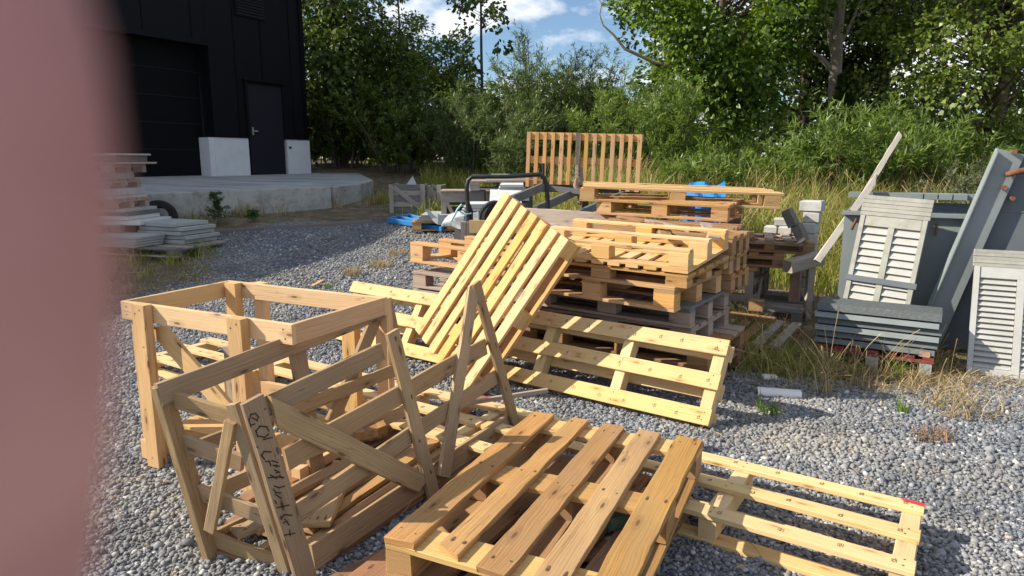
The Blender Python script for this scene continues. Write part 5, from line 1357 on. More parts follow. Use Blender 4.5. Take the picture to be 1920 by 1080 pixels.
def tree(name, label, base, h, crown, nclump, nleaf, ln, wd, lmat, bark=BARK, tr=.12, lean=(0, 0), clump=.55, cat='tree', group=None, shell=.55, droop=.15, gaps=.35, up=.35, branches=True, flat=.7, stems=1, seed=0):
    """crown = (cx, cy, cz, rx, ry, rz) relative to the base: leaf clumps on limbs spread through an uneven ellipsoid"""
    global NR, RNG
    NR = np.random.default_rng(seed + 100); RNG = random.Random(seed)
    base = Vector(base); root = thing(name, label, cat, base, group=group)
    tb = MB(); top = Vector((lean[0], lean[1], h))
    for s in range(stems):
        o = Vector((RNG.uniform(-.25, .25), RNG.uniform(-.25, .25), 0)) * (stems > 1)
        tp = top + Vector((RNG.uniform(-.8, .8), RNG.uniform(-.6, .6), RNG.uniform(-.15, .0) * h)) * (stems > 1)
        tpts = limb(o, tp, .03, 7); tb.tube(tpts, [tr * (1 - .85 * i / 7) / (1 + .3 * (stems > 1)) for i in range(8)], 8)
    cx, cy, cz, rx, ry, rz = crown
    cl = []; tries = 0
    ph = NR.uniform(0, 6, 6)
    while len(cl) < nclump and tries < nclump * 30:
        tries += 1
        d = unit(1)[0]; r_ = NR.uniform(shell, 1.0) ** .6
        lump = 1 + .16 * math.sin(3 * d[0] + ph[0]) + .14 * math.sin(4 * d[2] + ph[1]) + .14 * math.sin(5 * d[1] + 3 * d[0] + ph[2])
        p = np.array([cx + rx * d[0] * r_ * lump, cy + ry * d[1] * r_ * lump, cz + rz * d[2] * r_ * lump])
        q = math.sin(p[0] * 2.1 + ph[3]) * math.sin(p[2] * 2.3 + ph[4]) * math.sin(p[1] * 1.7 + ph[5])
        if q > .55 - gaps: continue
        if p[2] < .1: continue
        cl.append(p)
    V, Fs, off = [], [], 0
    per = max(6, nleaf // max(1, len(cl)))
    for p in cl:
        k = int(per * NR.uniform(.6, 1.4)); cr = clump * NR.uniform(.65, 1.35)
        out = np.array([p[0] - cx, p[1] - cy, (p[2] - cz) * .5]); out = out / (np.linalg.norm(out) + 1e-6)
        d = unit(k); rr = NR.uniform(.25, 1, k)[:, None] ** .5
        C = p + d * rr * cr * np.array([1, 1, flat])
        D = d * .6 + out * .5 + NR.normal(size=(k, 3)) * .45 + np.array([0, 0, -droop])
        U = np.array([0, 0, 1.0]) * up * 2 + out * .5 + NR.normal(size=(k, 3)) * .55
        s = NR.uniform(.65, 1.25, k)
        v, f = leaves(C, D, U, ln * s, wd * s)
        V.append(v); Fs.append(f + off); off += len(v)
        if branches and NR.random() < .75:
            zt = np.clip(p[2] - np.hypot(p[0], p[1]) * .5, .12 * h, .92 * h); q0 = Vector((lean[0] * zt / h, lean[1] * zt / h, zt))
            L_ = limb(q0, p, .10, 4); r0 = tr * .32 * (1 - .6 * zt / h); tb.tube(L_, [r0, r0 * .7, r0 * .5, r0 * .3, r0 * .12], 5, cap=False)
    tb.build('trunk', bark, root, world=False)
    me = mesh_np('crown', np.concatenate(V), np.concatenate(Fs))
    link('crown', me, root, [lmat])
    return root

def willow(name, label, base, h, spread, nstem, lmat, ln=.13, wd=.021, group=None, cat='shrub', seed=0, tw=7, lp=30, bark=BARK, tilt=(0, 0), arch=.35):
    """many upright arching stems with side twigs carrying narrow leaves"""
    global NR, RNG
    NR = np.random.default_rng(seed + 500); RNG = random.Random(seed)
    root = thing(name, label, cat, base, group=group)
    tb = MB(); Cs, Ds, Us = [], [], []
    for s in range(nstem):
        a = NR.uniform(0, 2 * np.pi); r_ = NR.uniform(0, 1) ** .6
        hh = h * NR.uniform(.55, 1.0) * (1 - .25 * r_)
        p0 = np.array([math.cos(a) * r_ * spread * .35, math.sin(a) * r_ * spread * .35, -.05])
        p2 = np.array([math.cos(a) * r_ * spread + tilt[0], math.sin(a) * r_ * spread + tilt[1], hh])
        p1 = (p0 + p2) / 2 + np.array([-math.cos(a) * r_ * spread * .15, -math.sin(a) * r_ * spread * .15, hh * arch * .4])
        t = np.linspace(0, 1, 8)[:, None]; P = (1 - t) ** 2 * p0 + 2 * t * (1 - t) * p1 + t * t * p2
        tb.tube([Vector(x) for x in P], [.016 * (1 - .8 * i / 7) * (h / 3) for i in range(8)], 4, cap=False)
        for k in range(tw + 1):
            if k == tw:
                q0, q1 = P[5], P[7] + (P[7] - P[5]) * .25
            else:
                u = NR.uniform(.12, .97); i = int(u * 7); q0 = P[i] + (P[min(i + 1, 7)] - P[i]) * (u * 7 - i)
                b_ = NR.uniform(0, 2 * np.pi); l_ = NR.uniform(.25, .6) * (h / 3) ** .5 * (1.15 - .5 * u)
                q1 = q0 + np.array([math.cos(b_) * l_ * .75, math.sin(b_) * l_ * .75, l_ * NR.uniform(.4, 1.0)])
            n = int(lp * NR.uniform(.7, 1.2)); tt = NR.uniform(.08, 1, n)[:, None]
            C = q0 + (q1 - q0) * tt + NR.normal(size=(n, 3)) * .02
            ax = (q1 - q0) / (np.linalg.norm(q1 - q0) + 1e-6)
            Cs.append(C); Ds.append(ax * .8 + unit(n) * .75 + np.array([0, 0, .05])); Us.append(unit(n) * .6 + np.array([0, 0, 1.0]))
    C = np.concatenate(Cs); s = NR.uniform(.6, 1.3, len(C))
    v, f = leaves(C, np.concatenate(Ds), np.concatenate(Us), ln * s, wd * (.6 + .4 * s), .1)
    tb.build('stems', bark, root, world=False)
    link('crown', mesh_np('crown', v, f), root, [lmat])
    return root

def blades(name, pts, h, w, mat, bend=.5, kind='stuff', label=None, cat=None, parent=None, hv=.35, lean=(0, 0), head=0.0):
    """grass blades: three tapered quads each"""
    n = len(pts); a = NR.uniform(0, 2 * np.pi, n); hh = h * np.exp(np.clip(NR.normal(0, hv, n), -.9, .6)); k = bend * NR.uniform(.2, 1.3, n)
    dx, dy = np.cos(a) * k + lean[0], np.sin(a) * k + lean[1]
    b_ = NR.uniform(0, 2 * np.pi, n); wx, wy = np.cos(b_) * w, np.sin(b_) * w
    rows = []
    for t, ww in ((0, 1.0), (.4, .85), (.75, .6), (1, .12 + head)):
        z = hh * (t - .30 * k * t * t); o = hh * t * t
        cx = pts[:, 0] + dx * o; cy = pts[:, 1] + dy * o; cz = pts[:, 2] + z
        rows.append(np.stack([cx - wx * ww, cy - wy * ww, cz], 1)); rows.append(np.stack([cx + wx * ww, cy + wy * ww, cz], 1))
    V = np.stack(rows, 1).reshape(-1, 3); i = np.arange(n)[:, None] * 8
    F_ = np.concatenate([i + np.array([[0, 1, 3, 2]]), i + np.array([[2, 3, 5, 4]]), i + np.array([[4, 5, 7, 6]])])
    # keep the three quads of one blade together so that each blade is one island
    o = link(name, mesh_np(name, V, F_), parent, [mat])
    if kind: o['kind'] = kind
    if label: o['label'] = label
    if cat: o['category'] = cat
    return o

LF_ALDER = leafmat('alder_leaf', (.055, .11, .012), (.10, .185, .020), (.21, .30, .045), .36, .38, .5)
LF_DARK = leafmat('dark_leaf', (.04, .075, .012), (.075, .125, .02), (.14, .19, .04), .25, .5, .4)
LF_WILLOW = leafmat('willow_leaf', (.085, .155, .030), (.15, .24, .050), (.25, .33, .10), .38, .45, .5)
LF_WILLOWD = leafmat('grey_willow_leaf', (.07, .115, .034), (.115, .175, .055), (.19, .25, .10), .34, .45, .5)
LF_POPLAR = leafmat('poplar_leaf', (.07, .12, .018), (.13, .20, .03), (.27, .31, .07), .34, .4, .5)
LF_BIRCH = leafmat('birch_leaf', (.07, .12, .02), (.12, .18, .035), (.2, .25, .07), .35, .5, .4)
LF_GRASS = leafmat('tall_grass_blade', (.13, .20, .025), (.25, .28, .05), (.48, .42, .17), .40, .6, .3)
LF_DRY = leafmat('dry_grass_blade', (.22, .16, .070), (.38, .29, .14), (.56, .46, .26), .25, .7, .2)
LF_WEED = leafmat('weed_leaf', (.07, .15, .02), (.13, .22, .035), (.22, .30, .07), .35, .5, .4)
LF_NEEDLE = leafmat('fir_needle', (.03, .075, .016), (.05, .11, .022), (.085, .15, .035), .2, .5, .4)
LF_SAGE = leafmat('mugwort_leaf', (.10, .13, .07), (.15, .18, .10), (.23, .25, .15), .3, .6, .3)

def gp(px, Y, dz=0):
    p = aty(px, 300, Y); return Vector((p.x, Y, ter(p.x, Y) - .05 + dz))
GTR = 'trees behind the yard'
# big alder right of centre
tree('alder_tree', 'big glossy green alder tree right of the sky gap, full to the ground', gp(1350, 17.5), 9.5, (0, 0, 5.0, 2.75, 2.4, 4.6), 260, 42000, .14, .095, LF_ALDER, tr=.16, clump=.62, group=GTR, seed=3, shell=.35, gaps=.25)
tree('alder_tree', 'round leaved yellowish green tree filling the right edge of the view', gp(1840, 15.5), 9.0, (0, 0, 4.9, 2.5, 2.3, 4.6), 230, 32000, .108, .09, LF_POPLAR, tr=.15, clump=.55, group=GTR, seed=5, shell=.35, gaps=.25)
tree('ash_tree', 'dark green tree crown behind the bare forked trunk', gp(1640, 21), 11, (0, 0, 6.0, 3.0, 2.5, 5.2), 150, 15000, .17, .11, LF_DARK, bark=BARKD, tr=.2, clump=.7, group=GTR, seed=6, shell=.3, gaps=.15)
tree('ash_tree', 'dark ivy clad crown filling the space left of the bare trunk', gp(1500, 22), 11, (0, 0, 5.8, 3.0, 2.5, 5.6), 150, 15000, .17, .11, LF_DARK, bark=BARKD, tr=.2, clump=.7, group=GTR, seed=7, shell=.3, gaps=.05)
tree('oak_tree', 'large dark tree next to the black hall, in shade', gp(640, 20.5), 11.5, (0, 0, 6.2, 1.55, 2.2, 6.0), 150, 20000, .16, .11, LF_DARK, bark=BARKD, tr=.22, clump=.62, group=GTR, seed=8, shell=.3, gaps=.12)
tree('birch_tree', 'pale leaved birch right of the dark tree, thin at its top', gp(755, 21.5), 5.3, (0, 0, 2.7, .95, 1.2, 2.5), 80, 11000, .12, .06, LF_BIRCH, tr=.10, clump=.5, group=GTR, seed=9, shell=.2, gaps=.0, droop=.5)
tree('birch_tree', 'small bushy tree below the lone thin tree, left of the willows', gp(846, 20), 3.7, (0, 0, 2.0, .9, 1.0, 1.8), 60, 8000, .12, .07, LF_BIRCH, tr=.08, clump=.5, group=GTR, seed=10, shell=.2, gaps=.1)
tree('rowan_tree', 'lone thin tree with sparse crown standing against the sky', gp(908, 19.5), 7.5, (0, 0, 5.0, 1.05, .9, 2.6), 42, 1900, .15, .11, LF_DARK, bark=BARKD, tr=.055, clump=.30, group=GTR, seed=12, shell=.25, gaps=.2)
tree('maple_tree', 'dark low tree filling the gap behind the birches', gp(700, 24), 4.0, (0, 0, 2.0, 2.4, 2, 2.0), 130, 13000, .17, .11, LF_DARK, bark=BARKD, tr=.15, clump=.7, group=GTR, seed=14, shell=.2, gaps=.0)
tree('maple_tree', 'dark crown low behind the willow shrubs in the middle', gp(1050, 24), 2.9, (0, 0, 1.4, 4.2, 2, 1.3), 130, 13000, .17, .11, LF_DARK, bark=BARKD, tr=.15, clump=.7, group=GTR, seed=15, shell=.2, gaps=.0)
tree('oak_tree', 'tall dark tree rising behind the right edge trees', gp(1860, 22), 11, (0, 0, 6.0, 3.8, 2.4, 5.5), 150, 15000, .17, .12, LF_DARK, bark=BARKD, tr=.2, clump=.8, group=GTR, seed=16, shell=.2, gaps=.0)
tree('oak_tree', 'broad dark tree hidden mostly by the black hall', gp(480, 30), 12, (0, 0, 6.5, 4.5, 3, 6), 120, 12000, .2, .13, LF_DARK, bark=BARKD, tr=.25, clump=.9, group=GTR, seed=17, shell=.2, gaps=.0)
# far wood that closes the view at the horizon
NR = np.random.default_rng(40)
n = 16000; fx = NR.uniform(-34, 34, n); fy = NR.uniform(32, 36, n); hgt = 2.6 + .8 * np.sin(fx * .5) + .5 * np.sin(fx * 1.7 + 1)
C = np.stack([fx, fy, 1.4 + hgt * NR.uniform(0, 1, n) ** .8], 1); v, f = leaves(C, unit(n) + np.array([0, -.3, 0]), unit(n) + np.array([0, 0, 1.0]), .42, .30)
tag(link('far_wood', mesh_np('far_wood', v, f), None, [LF_DARK]), kind='stuff')
# bare forked trunk with ivy
bt = thing('dead_tree', 'bare grey forked trunk with twisted branches between dark crowns', 'tree', gp(1562, 18.5))
zb = gp(1562, 18.5); Yd = 18.5
mb = MB()
def pth(l, Y=Yd): return [aty(x, y, Y) for x, y in l]
mb.tube([zb] + pth([(1561, 240), (1563, 180), (1568, 110), (1570, 60), (1577, 0), (1582, -60)]), [.17, .16, .15, .15, .14, .11, .06], 9)
mb.tube(pth([(1566, 120), (1556, 70), (1550, 20), (1552, -30)]), [.07, .06, .045, .02], 6)
mb.tube(pth([(1566, 135), (1552, 122), (1537, 105), (1522, 98), (1519, 84)]), [.09, .075, .05, .035, .015], 6)
mb.tube(pth([(1570, 90), (1588, 60), (1602, 30), (1640, 12), (1668, -12)]), [.06, .045, .035, .022, .012], 5)
mb.tube(pth([(1600, 34), (1610, 8), (1630, -20)]), [.03, .02, .01], 5)
mb.build('trunk', BARKP, bt)
NR = np.random.default_rng(77); RNG = random.Random(77)
n = 2600; t = NR.uniform(0, 1, n); a = NR.uniform(0, 2 * np.pi, n)
zz2 = np.array([zb.z + 2.6 * q for q in t]); rr = .20 + .22 * (1 - t)
xx = np.interp(zz2, [zb.z, zb.z + 2.6], [zb.x, zb.x + .1])
C = np.stack([xx + np.cos(a) * rr, zb.y + np.sin(a) * rr, zz2], 1) - np.array(zb)
D = np.stack([np.cos(a), np.sin(a), -.6 + 0 * a], 1) + NR.normal(size=(n, 3)) * .4
v, f = leaves(C, D, np.stack([np.cos(a), np.sin(a), 1 + 0 * a], 1), .13, .11); link('ivy', mesh_np('ivy', v, f), bt, [LF_DARK])
# overhanging bare branch at top of the sky gap
bb_ = thing('bare_branch', 'thin bare branch curling into the sky gap from the alder', 'branch', aty(1150, 62, 17))
mb = MB(); mb.tube([aty(x, y, 17.2) for x, y in ((1290, 130), (1230, 118), (1172, 92), (1150, 65), (1131, 48), (1124, 28), (1128, 8), (1118, -10))], [.06, .05, .036, .028, .022, .019, .014, .008], 6)
mb.tube([aty(x, y, 17.2) for x, y in ((1128, 8), (1140, -6), (1160, 6), (1185, 14))], [.012, .010, .008, .004], 5); mb.build('wood', BARKP, bb_)

GW = 'willow shrubs behind the trailer'
willow('willow_shrub', 'tall feathery willow left of the upright pallet reaching the sky', gp(1000, 17.5), 4.0, 1.2, 36, LF_WILLOWD, group=GW, seed=21, tw=9, lp=34)
willow('willow_shrub', 'willow shrub between the two taller willows below the clouds', gp(1090, 18.5), 3.8, 1.1, 36, LF_WILLOWD, group=GW, seed=22, tw=9, lp=34)
willow('willow_shrub', 'broad willow shrub directly behind the upright pallet', gp(1165, 15.5), 2.7, 1.4, 38, LF_WILLOW, group=GW, seed=23, tw=9, lp=34)
willow('willow_shrub', 'silvery willow in front of the big alder', gp(1262, 14.5), 2.8, 1.1, 36, LF_WILLOW, group=GW, seed=24, tw=9, lp=34)
willow('willow_shrub', 'shaded low willow left of the trailer hoop', gp(880, 17), 2.6, 1.5, 34, LF_WILLOWD, group=GW, seed=25, tw=8, lp=34)
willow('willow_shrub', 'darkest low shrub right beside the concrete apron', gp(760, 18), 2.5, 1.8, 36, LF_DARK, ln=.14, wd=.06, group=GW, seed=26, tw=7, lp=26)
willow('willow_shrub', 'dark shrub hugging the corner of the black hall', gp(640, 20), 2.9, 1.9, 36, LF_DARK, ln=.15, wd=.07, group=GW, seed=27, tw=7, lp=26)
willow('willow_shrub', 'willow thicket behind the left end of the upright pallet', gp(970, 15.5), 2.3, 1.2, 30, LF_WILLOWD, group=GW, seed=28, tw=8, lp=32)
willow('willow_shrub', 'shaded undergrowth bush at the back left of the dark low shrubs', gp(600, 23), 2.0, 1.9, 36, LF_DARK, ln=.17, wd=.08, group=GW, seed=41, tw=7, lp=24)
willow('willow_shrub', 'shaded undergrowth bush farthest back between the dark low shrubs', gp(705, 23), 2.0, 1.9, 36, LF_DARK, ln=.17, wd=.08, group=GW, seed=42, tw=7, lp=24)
willow('tall_weed', 'bright green reedy weeds with long leaves left of the louvres', gp(1590, 12.5), 2.1, 1.3, 46, LF_WILLOW, ln=.19, wd=.03, cat='weed', seed=31, tw=4, lp=22, group='tall weeds')
willow('tall_weed', 'tall weed clump with drooping tops under the bare trunk', gp(1680, 13.0), 2.2, 1.3, 44, LF_WILLOW, ln=.19, wd=.03, cat='weed', seed=32, tw=4, lp=22, group='tall weeds')
willow('tall_weed', 'greyish mugwort clump behind the grey steel hopper', gp(1845, 10.5), 1.25, .9, 44, LF_SAGE, ln=.10, wd=.02, cat='weed', seed=33, tw=5, lp=26, group='tall weeds')
willow('tall_weed', 'greenish weed thicket at the foot of the big alder', gp(1440, 13.5), 1.5, 1.5, 46, LF_WILLOW, ln=.15, wd=.028, cat='weed', seed=34, tw=4, lp=22, group='tall weeds')
willow('tall_weed', 'low weed thicket right of the upright pallet', gp(1330, 12.5), 1.35, 1.0, 40, LF_WILLOW, ln=.14, wd=.026, cat='weed', seed=35, tw=4, lp=22, group='tall weeds')
willow('tall_weed', 'low bushy weed before the right edge tree', gp(1760, 13), 1.6, 1.3, 40, LF_WILLOW, ln=.14, wd=.03, cat='weed', seed=36, tw=4, lp=22, group='tall weeds')

NR = np.random.default_rng(5); RNG = random.Random(5)
# ------------------------------------------------------------------ grass
def area(n, x0, x1, y0, y1, keep=None):
    x = NR.uniform(x0, x1, n); y = NR.uniform(y0, y1, n)
    if keep is not None:
        k = keep(x, y); x, y = x[k], y[k]
    return np.stack([x, y, tern(x, y) - .01], 1)
def clumped(n, x0, x1, y0, y1, r, keep=None, per=26):
    c = area(max(1, n // per), x0, x1, y0, y1, keep); p = np.repeat(c, per, 0); p[:, :2] += NR.normal(0, r, (len(p), 2)); p[:, 2] = tern(p[:, 0], p[:, 1]) - .01; return p
far_r = lambda x, y: (x > 1.7 - .25 * (y - 8)) & (y > 6.9) & ~((x < 3.1) & (y < 7.7)) & ~((x > 2.6) & (x < 4.8) & (y < 7.2))
blades('tall_grass', area(9000, .3, 8, 6.9, 9.0, far_r), .34, .006, LF_GRASS, .7)
blades('tall_grass', area(26000, .3, 11, 8.6, 13.5, far_r), .46, .0085, LF_GRASS, .6)
blades('tall_grass', area(7500, .3, 11, 8.0, 14.5, far_r), .55, .0055, LF_DRY, .5, head=.9)
blades('tall_grass', area(16000, 1.0, 13, 12, 17), .62, .011, LF_GRASS, .5)
blades('meadow_grass', area(9000, -2.2, 3.0, 13.6, 18.5, lambda x, y: y > 14.6 - 1.2 * (x + 1)), .30, .010, LF_GRASS, .6)
blades('meadow_grass', clumped(4200, -1.6, 2.2, 9.8, 13.0, .12, lambda x, y: y > 11.4 - .3 * x), .22, .007, LF_GRASS, .6)
sl = lambda x, y: (y > 11.15 + .80 * (x + 5.6)) & (y < 11.75 + .85 * (x + 5.6))
blades('weed_strip', clumped(4200, -6, -1.6, 10.6, 14.5, .13, sl, 60), .17, .006, LF_GRASS, .7)
blades('weed_strip', clumped(2600, -6, -2.0, 10.6, 14.5, .09, sl, 30), .20, .005, LF_DRY, .6, head=.5)
lt = lambda x, y: soil_np(x, y) > .35
blades('dry_grass', clumped(2600, -6.0, -3.0, 5.2, 9.6, .12, lt, 20), .10, .004, LF_DRY, .9)
blades('dry_grass', clumped(220, -5.2, -3.5, 8.2, 9.4, .08, lt, 20), .20, .005, LF_GRASS, .8)
rt = lambda x, y: (soil_np(x, y) > .3) & ~((x > 2.15) & (y > 4.85 + .1) & (y < 6.9) & (x > 2.25 + .1 * (5.6 - y)))
frontp = lambda x, y: (x > 2.15) & (y > 4.55 + .5 * (2.9 - x) * (x < 2.9))
rt2 = lambda x, y: rt(x, y) & ~frontp(x, y)
blades('dry_grass', clumped(11000, 1.45, 5.6, 4.05, 6.9, .11, rt2, 24), .10, .003, LF_DRY, 1.1)
blades('dry_grass', clumped(4000, 2.1, 5.2, 4.2, 4.85, .08, rt, 24), .05, .003, LF_DRY, 1.2)
blades('dry_grass', clumped(5200, 1.5, 2.4, 4.6, 7.0, .12, rt, 30), .15, .0035, LF_GRASS, 1.0)
blades('dry_grass', clumped(160, 1.7, 4.6, 4.3, 5.0, .08, None, 10), .26, .0026, LF_DRY, .8, head=1.2)
blades('dry_grass', area(1800, 1.6, 2.4, 4.4, 7.2, lambda x, y: soil_np(x, y) > .3), .17, .003, LF_DRY, 1.2)
# lying straw
n = 7000; pts = np.concatenate([clumped(n, 1.4, 5.2, 3.8, 5.4, .25, rt, 20), scatter(1.9, 7, 22), clumped(700, -3, .4, 7.0, 10.5, .2, None, 25)]); a = NR.uniform(0, 2 * np.pi, len(pts))
v, f = leaves(pts + np.array([0, 0, .025]), np.stack([np.cos(a), np.sin(a), NR.uniform(-.05, .25, len(a))], 1), np.tile([0, 0, 1.0], (len(a), 1)), NR.uniform(.10, .30, len(a)), .0045)
tag(link('straw_litter', mesh_np('straw_litter', v, f), None, [LF_DRY]), kind='stuff')

n = 260; pts = scatter(1.9, 7, 9)[:n]; pts = pts[NR.permutation(len(pts))]; a = NR.uniform(0, 2 * np.pi, len(pts))
v, f = leaves(pts + np.array([0, 0, .022]), np.stack([np.cos(a), np.sin(a), NR.uniform(-.1, .2, len(a))], 1), np.tile([0, 0, 1.0], (len(a), 1)), NR.uniform(.03, .09, len(a)), NR.uniform(.004, .012, len(a)))
tag(link('wood_splinters', mesh_np('wood_splinters', v, f), None, [plain('splinter_wood', (.52, .36, .18), .85, 0, .35)]), kind='stuff')
# single small plants one can point to
def tuft(label, px, py, n, h, r, mat, name='grass_tuft', cat='tuft', bend=.9, w=.003, group='grass tufts on the gravel', head=0.0):
    p = ground_at(px, py); a = NR.uniform(0, 2 * np.pi, n); q = NR.uniform(0, 1, n) ** .5 * r
    pts = np.stack([np.cos(a) * q, np.sin(a) * q, 0 * q], 1)
    o = blades(name, pts, h, w, mat, bend, kind=None, head=head); o.location = p; return tag(o, label, cat, group)
tuft('dry grassy tuft on gravel right of the bark strip', 660, 515, 130, .11, .11, LF_DRY)
tuft('straw coloured tuft on the gravel beside the orange block corner', 712, 500, 150, .10, .15, LF_DRY)
tuft('faint brown tuft furthest back on the lit gravel', 745, 478, 110, .09, .14, LF_DRY)
tuft('bright green grass tuft in front of the grey panels at left', 360, 480, 90, .18, .07, LF_WEED, w=.004)
tuft('small green seedling on gravel right of the pipe piece', 1693, 775, 26, .08, .03, LF_WEED, w=.005)
tuft('reddish dry weed low on the gravel near the right', 1745, 822, 120, .07, .10, plain('brown_dry_weed', (.26, .16, .09), .9, 0, .3), w=.0025)
tuft('thin green weed growing through gravel behind the lattice', 1440, 775, 40, .09, .08, LF_WEED, w=.004)
tuft('fresh green tuft in dry grass before the middle pallet foot', 1680, 712, 50, .16, .03, LF_WEED, w=.003)
tuft('tall dry stalk clump left of the maroon pallet', 1548, 740, 26, .34, .05, LF_DRY, w=.003, head=1.0, bend=.5)
tuft('tiny green weed beside the curled bark strip', 617, 540, 40, .05, .05, LF_WEED, w=.004)
tuft('dry straw tuft by the gravel edge below the left louvre', 1800, 770, 160, .12, .22, LF_DRY, bend=1.3)
def sapling(label, px, py, h, seed, fir=True):
    global NR
    NR = np.random.default_rng(seed); p = aty(px, py, 11.15 if h > .4 else 11.5); p.z = ter(p.x, p.y)
    r = thing('fir_sapling', label, 'sapling', p, group='fir saplings by the apron'); mb = MB(); mb.tube([(0, 0, 0), (.01, 0, h * .5), (0, .01, h)], [.012, .009, .004], 5)
    Cs, Ds = [], []
    for k in range(int(11 * h / .5)):
        z = h * (.18 + .8 * k / (11 * h / .5)); l_ = (h - z) * .42 + .05
        if .48 < z / h < .66: l_ *= .25
        for j in range(5):
            a = NR.uniform(0, 2 * np.pi); e = np.array([math.cos(a) * l_, math.sin(a) * l_, l_ * .25]); n = 26
            t = NR.uniform(.05, 1, n)[:, None]; Cs.append(np.array([0, 0, z]) + e * t); Ds.append(e / np.linalg.norm(e) * .8 + unit(n) * .9)
        mb.tube([(0, 0, z), (e[0], e[1], z + e[2])], [.004, .002], 4, cap=False)
    mb.build('stem', BARK, r, world=False); C = np.concatenate(Cs); v, f = leaves(C, np.concatenate(Ds), unit(len(C)), .05, .009); link('needles', mesh_np('needles', v, f), r, [LF_NEEDLE])
sapling('dark green fir sapling with leggy tip before the apron edge', 408, 402, .58, 4)
sapling('tiny fir seedling in the weeds right of the leggy sapling', 474, 398, .22, 5)
NR = np.random.default_rng(9); RNG = random.Random(9)
th = thing('dead_thistle', 'dry dark thistle stalks standing left beside the grey panels', 'weed', ground_at(212, 530))
mb = MB(); Cs = []
for k in range(9):
    a = RNG.uniform(0, 6.3); p1 = Vector((math.cos(a) * .12, math.sin(a) * .1, RNG.uniform(.18, .36))); mb.tube(limb((0, 0, 0), p1, .1, 3), [.005, .004, .003, .002], 4, cap=False)
    for j in range(14): q = p1 * RNG.uniform(.35, 1); Cs.append(q)
mb.build('stalks', BARKD, th, world=False); C = np.array([tuple(c) for c in Cs]); v, f = leaves(C, unit(len(C)), unit(len(C)), .045, .016); link('dry_leaves', mesh_np('dry_leaves', v, f), th, [leafmat('grey_dry_leaf', (.12, .10, .06), (.2, .17, .11), (.3, .26, .18), .1)])
for lab, px, py in (('yellowed weed with seed heads by the maroon pallet corner', 1768, 700), ('seed headed grass stalks in front of the dark kerb stones', 1660, 712), ('bent dry stalks at the left end of the kerb stones', 1530, 640), ('leafy green weeds at the feet of the right column of bricks', 1560, 600)):
    tuft(lab, px, py, 11, .26, .06, LF_DRY if 'green' not in lab else LF_GRASS, name='weed_clump', cat='weed', bend=.7, w=.0028, head=1.0, group='weed clumps by the stone pallet')

# ------------------------------------------------------------------ the photographer's finger in front of the lens
def camp(r_, u_, f_): return EYE + Vector((1, 0, 0)) * r_ + Vector((0, ST, CT)) * u_ + Vector((0, CT, -ST)) * f_
M_SKIN, nt, b = newmat('pink_skin'); L = nt.links
tc = N(nt, 'ShaderNodeTexCoord'); n1 = N(nt, 'ShaderNodeTexNoise', i_Scale=95.0, i_Detail=5.0); L.new(tc.outputs['Object'], n1.inputs['Vector'])
r1 = ramp(nt, [(.3, (.44, .19, .18)), (.7, (.66, .33, .29))]); L.new(n1.outputs[0], r1.inputs[0]); L.new(r1.outputs[0], b.inputs['Base Color']); b.inputs['Roughness'].default_value = .55
b.inputs['Subsurface Weight'].default_value = .0
hand = thing('person', 'pink fingertip of a hand, blurred, right in front of the lens at left', 'person', camp(-.06, -.06, .06))
bm = bmesh.new(); sl_ = bm.verts.layers.skin.verify()
def sv_(p, r, root=False):
    v = bm.verts.new(MW[hand.name].inverted() @ p); s = v[sl_]; s.radius = (r, r); s.use_root = root; return v
wr_ = sv_(camp(-.105, -.135, .075), .026); pm = sv_(camp(-.092, -.085, .072), .028, True)
kn = [(-.052, -.042, .044), (-.080, -.043, .066), (-.097, -.042, .073), (-.113, -.046, .078)]
ends = [[(-.0299, -.0165, .031), (-.0203, .0015, .0198), (-.0180, .0158, .0172)],
        [(-.070, -.012, .062), (-.066, .008, .052), (-.064, .022, .044)],
        [(-.092, -.010, .072), (-.090, .010, .064), (-.088, .023, .056)],
        [(-.112, -.020, .078), (-.112, -.004, .072), (-.111, .008, .066)]]
rad = [.0102, .0098, .0088, .0078]
bm.edges.new((wr_, pm))
for i in range(4):
    k0 = sv_(camp(*kn[i]), .0125); bm.edges.new((pm, k0)); pv = k0
    for j, e in enumerate(ends[i]):
        v = sv_(camp(*e), (.0098, .0088, .0068)[j] * (1.0 if i < 3 else .85)); bm.edges.new((pv, v)); pv = v
t0 = sv_(camp(-.07, -.095, .055), .014); bm.edges.new((pm, t0)); t1 = sv_(camp(-.05, -.088, .045), .0105); bm.edges.new((t0, t1)); t2 = sv_(camp(-.034, -.082, .036), .0085); bm.edges.new((t1, t2))
ar = sv_(camp(-.12, -.24, .06), .034); bm.edges.new((wr_, ar)); ar2 = sv_(camp(-.14, -.36, .03), .040); bm.edges.new((ar, ar2))
me = bpy.data.meshes.new('hand'); bm.to_mesh(me); bm.free()
ho = link('hand', me, hand, [M_SKIN])
ho.modifiers.new('skin', 'SKIN').use_smooth_shade = True; sb = ho.modifiers.new('sub', 'SUBSURF'); sb.levels = 2; sb.render_levels = 2

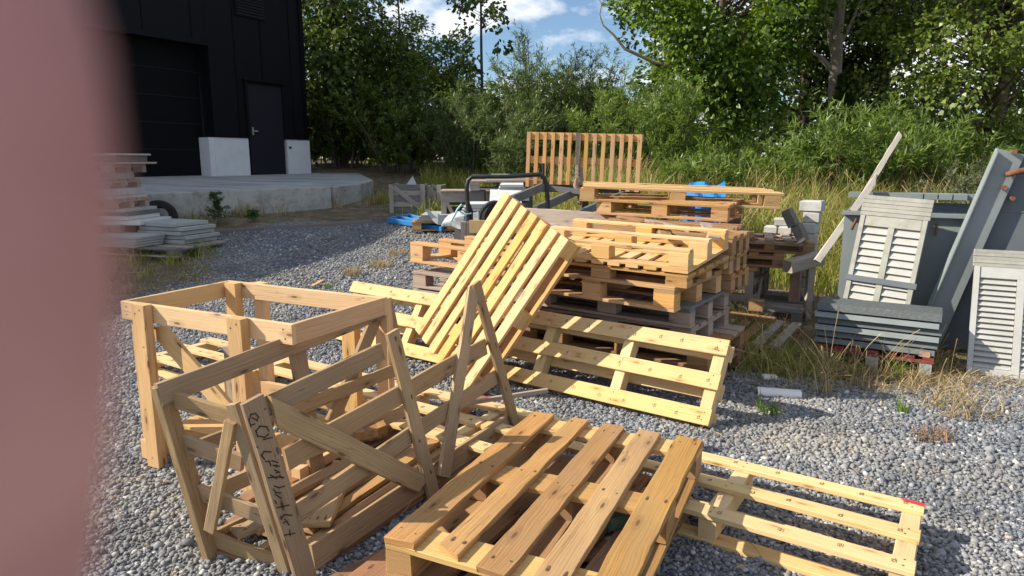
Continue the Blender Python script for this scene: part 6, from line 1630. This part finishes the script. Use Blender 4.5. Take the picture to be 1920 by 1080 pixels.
# ------------------------------------------------------------------ sky, sun, camera
AZ, EL = R(1), R(35)
sdir = Vector((-math.cos(EL) * math.cos(AZ), -math.cos(EL) * math.sin(AZ), math.sin(EL)))
w = bpy.data.worlds.new('World'); S.world = w; w.use_nodes = True; nt = w.node_tree; nt.nodes.clear(); L = nt.links
out = N(nt, 'ShaderNodeOutputWorld'); bg = N(nt, 'ShaderNodeBackground'); L.new(bg.outputs[0], out.inputs[0]); bg.inputs[1].default_value = .092
sky = N(nt, 'ShaderNodeTexSky', sky_type='NISHITA'); sky.sun_disc = False; sky.sun_elevation = EL; sky.sun_rotation = math.atan2(sdir.x, sdir.y) % (2 * math.pi)
sky.air_density = 1.0; sky.dust_density = .25; sky.ozone_density = 4.0
tc = N(nt, 'ShaderNodeTexCoord'); mp = N(nt, 'ShaderNodeMapping'); mp.inputs['Scale'].default_value = (1.0, 1.0, 2.2); mp.inputs['Location'].default_value = (.35, .1, .12); L.new(tc.outputs['Generated'], mp.inputs[0])
n1 = N(nt, 'ShaderNodeTexNoise', i_Scale=5.5, i_Detail=9.0, i_Roughness=.58); L.new(mp.outputs[0], n1.inputs['Vector'])
cr = ramp(nt, [(.45, (0,) * 3), (.60, (1,) * 3)]); L.new(n1.outputs[0], cr.inputs[0])
L.new(mix(nt, sky.outputs[0], (8.6, 8.7, 8.9), cr.outputs[0]), bg.inputs[0])
sl2 = bpy.data.lights.new('sun', 'SUN'); sl2.energy = 5.0; sl2.angle = R(.53); sl2.color = (1, .91, .76)
so_ = bpy.data.objects.new('sun', sl2); COL.objects.link(so_); so_.rotation_euler = (-sdir).to_track_quat('-Z', 'Y').to_euler()
cd = bpy.data.cameras.new('camera'); co = bpy.data.objects.new('camera', cd); COL.objects.link(co); S.camera = co
cd.sensor_width = 36; cd.lens = 24.0; cd.clip_start = .002; cd.clip_end = 2000
co.location = EYE; co.rotation_euler = (math.pi / 2 - TILT, 0, 0)
cd.dof.use_dof = True; cd.dof.focus_distance = 4.2; cd.dof.aperture_fstop = 12.0; cd.dof.aperture_blades = 0
S.view_settings.view_transform = 'Standard'; S.view_settings.look = 'None'; S.view_settings.exposure = 0.62; S.view_settings.gamma = 1.0
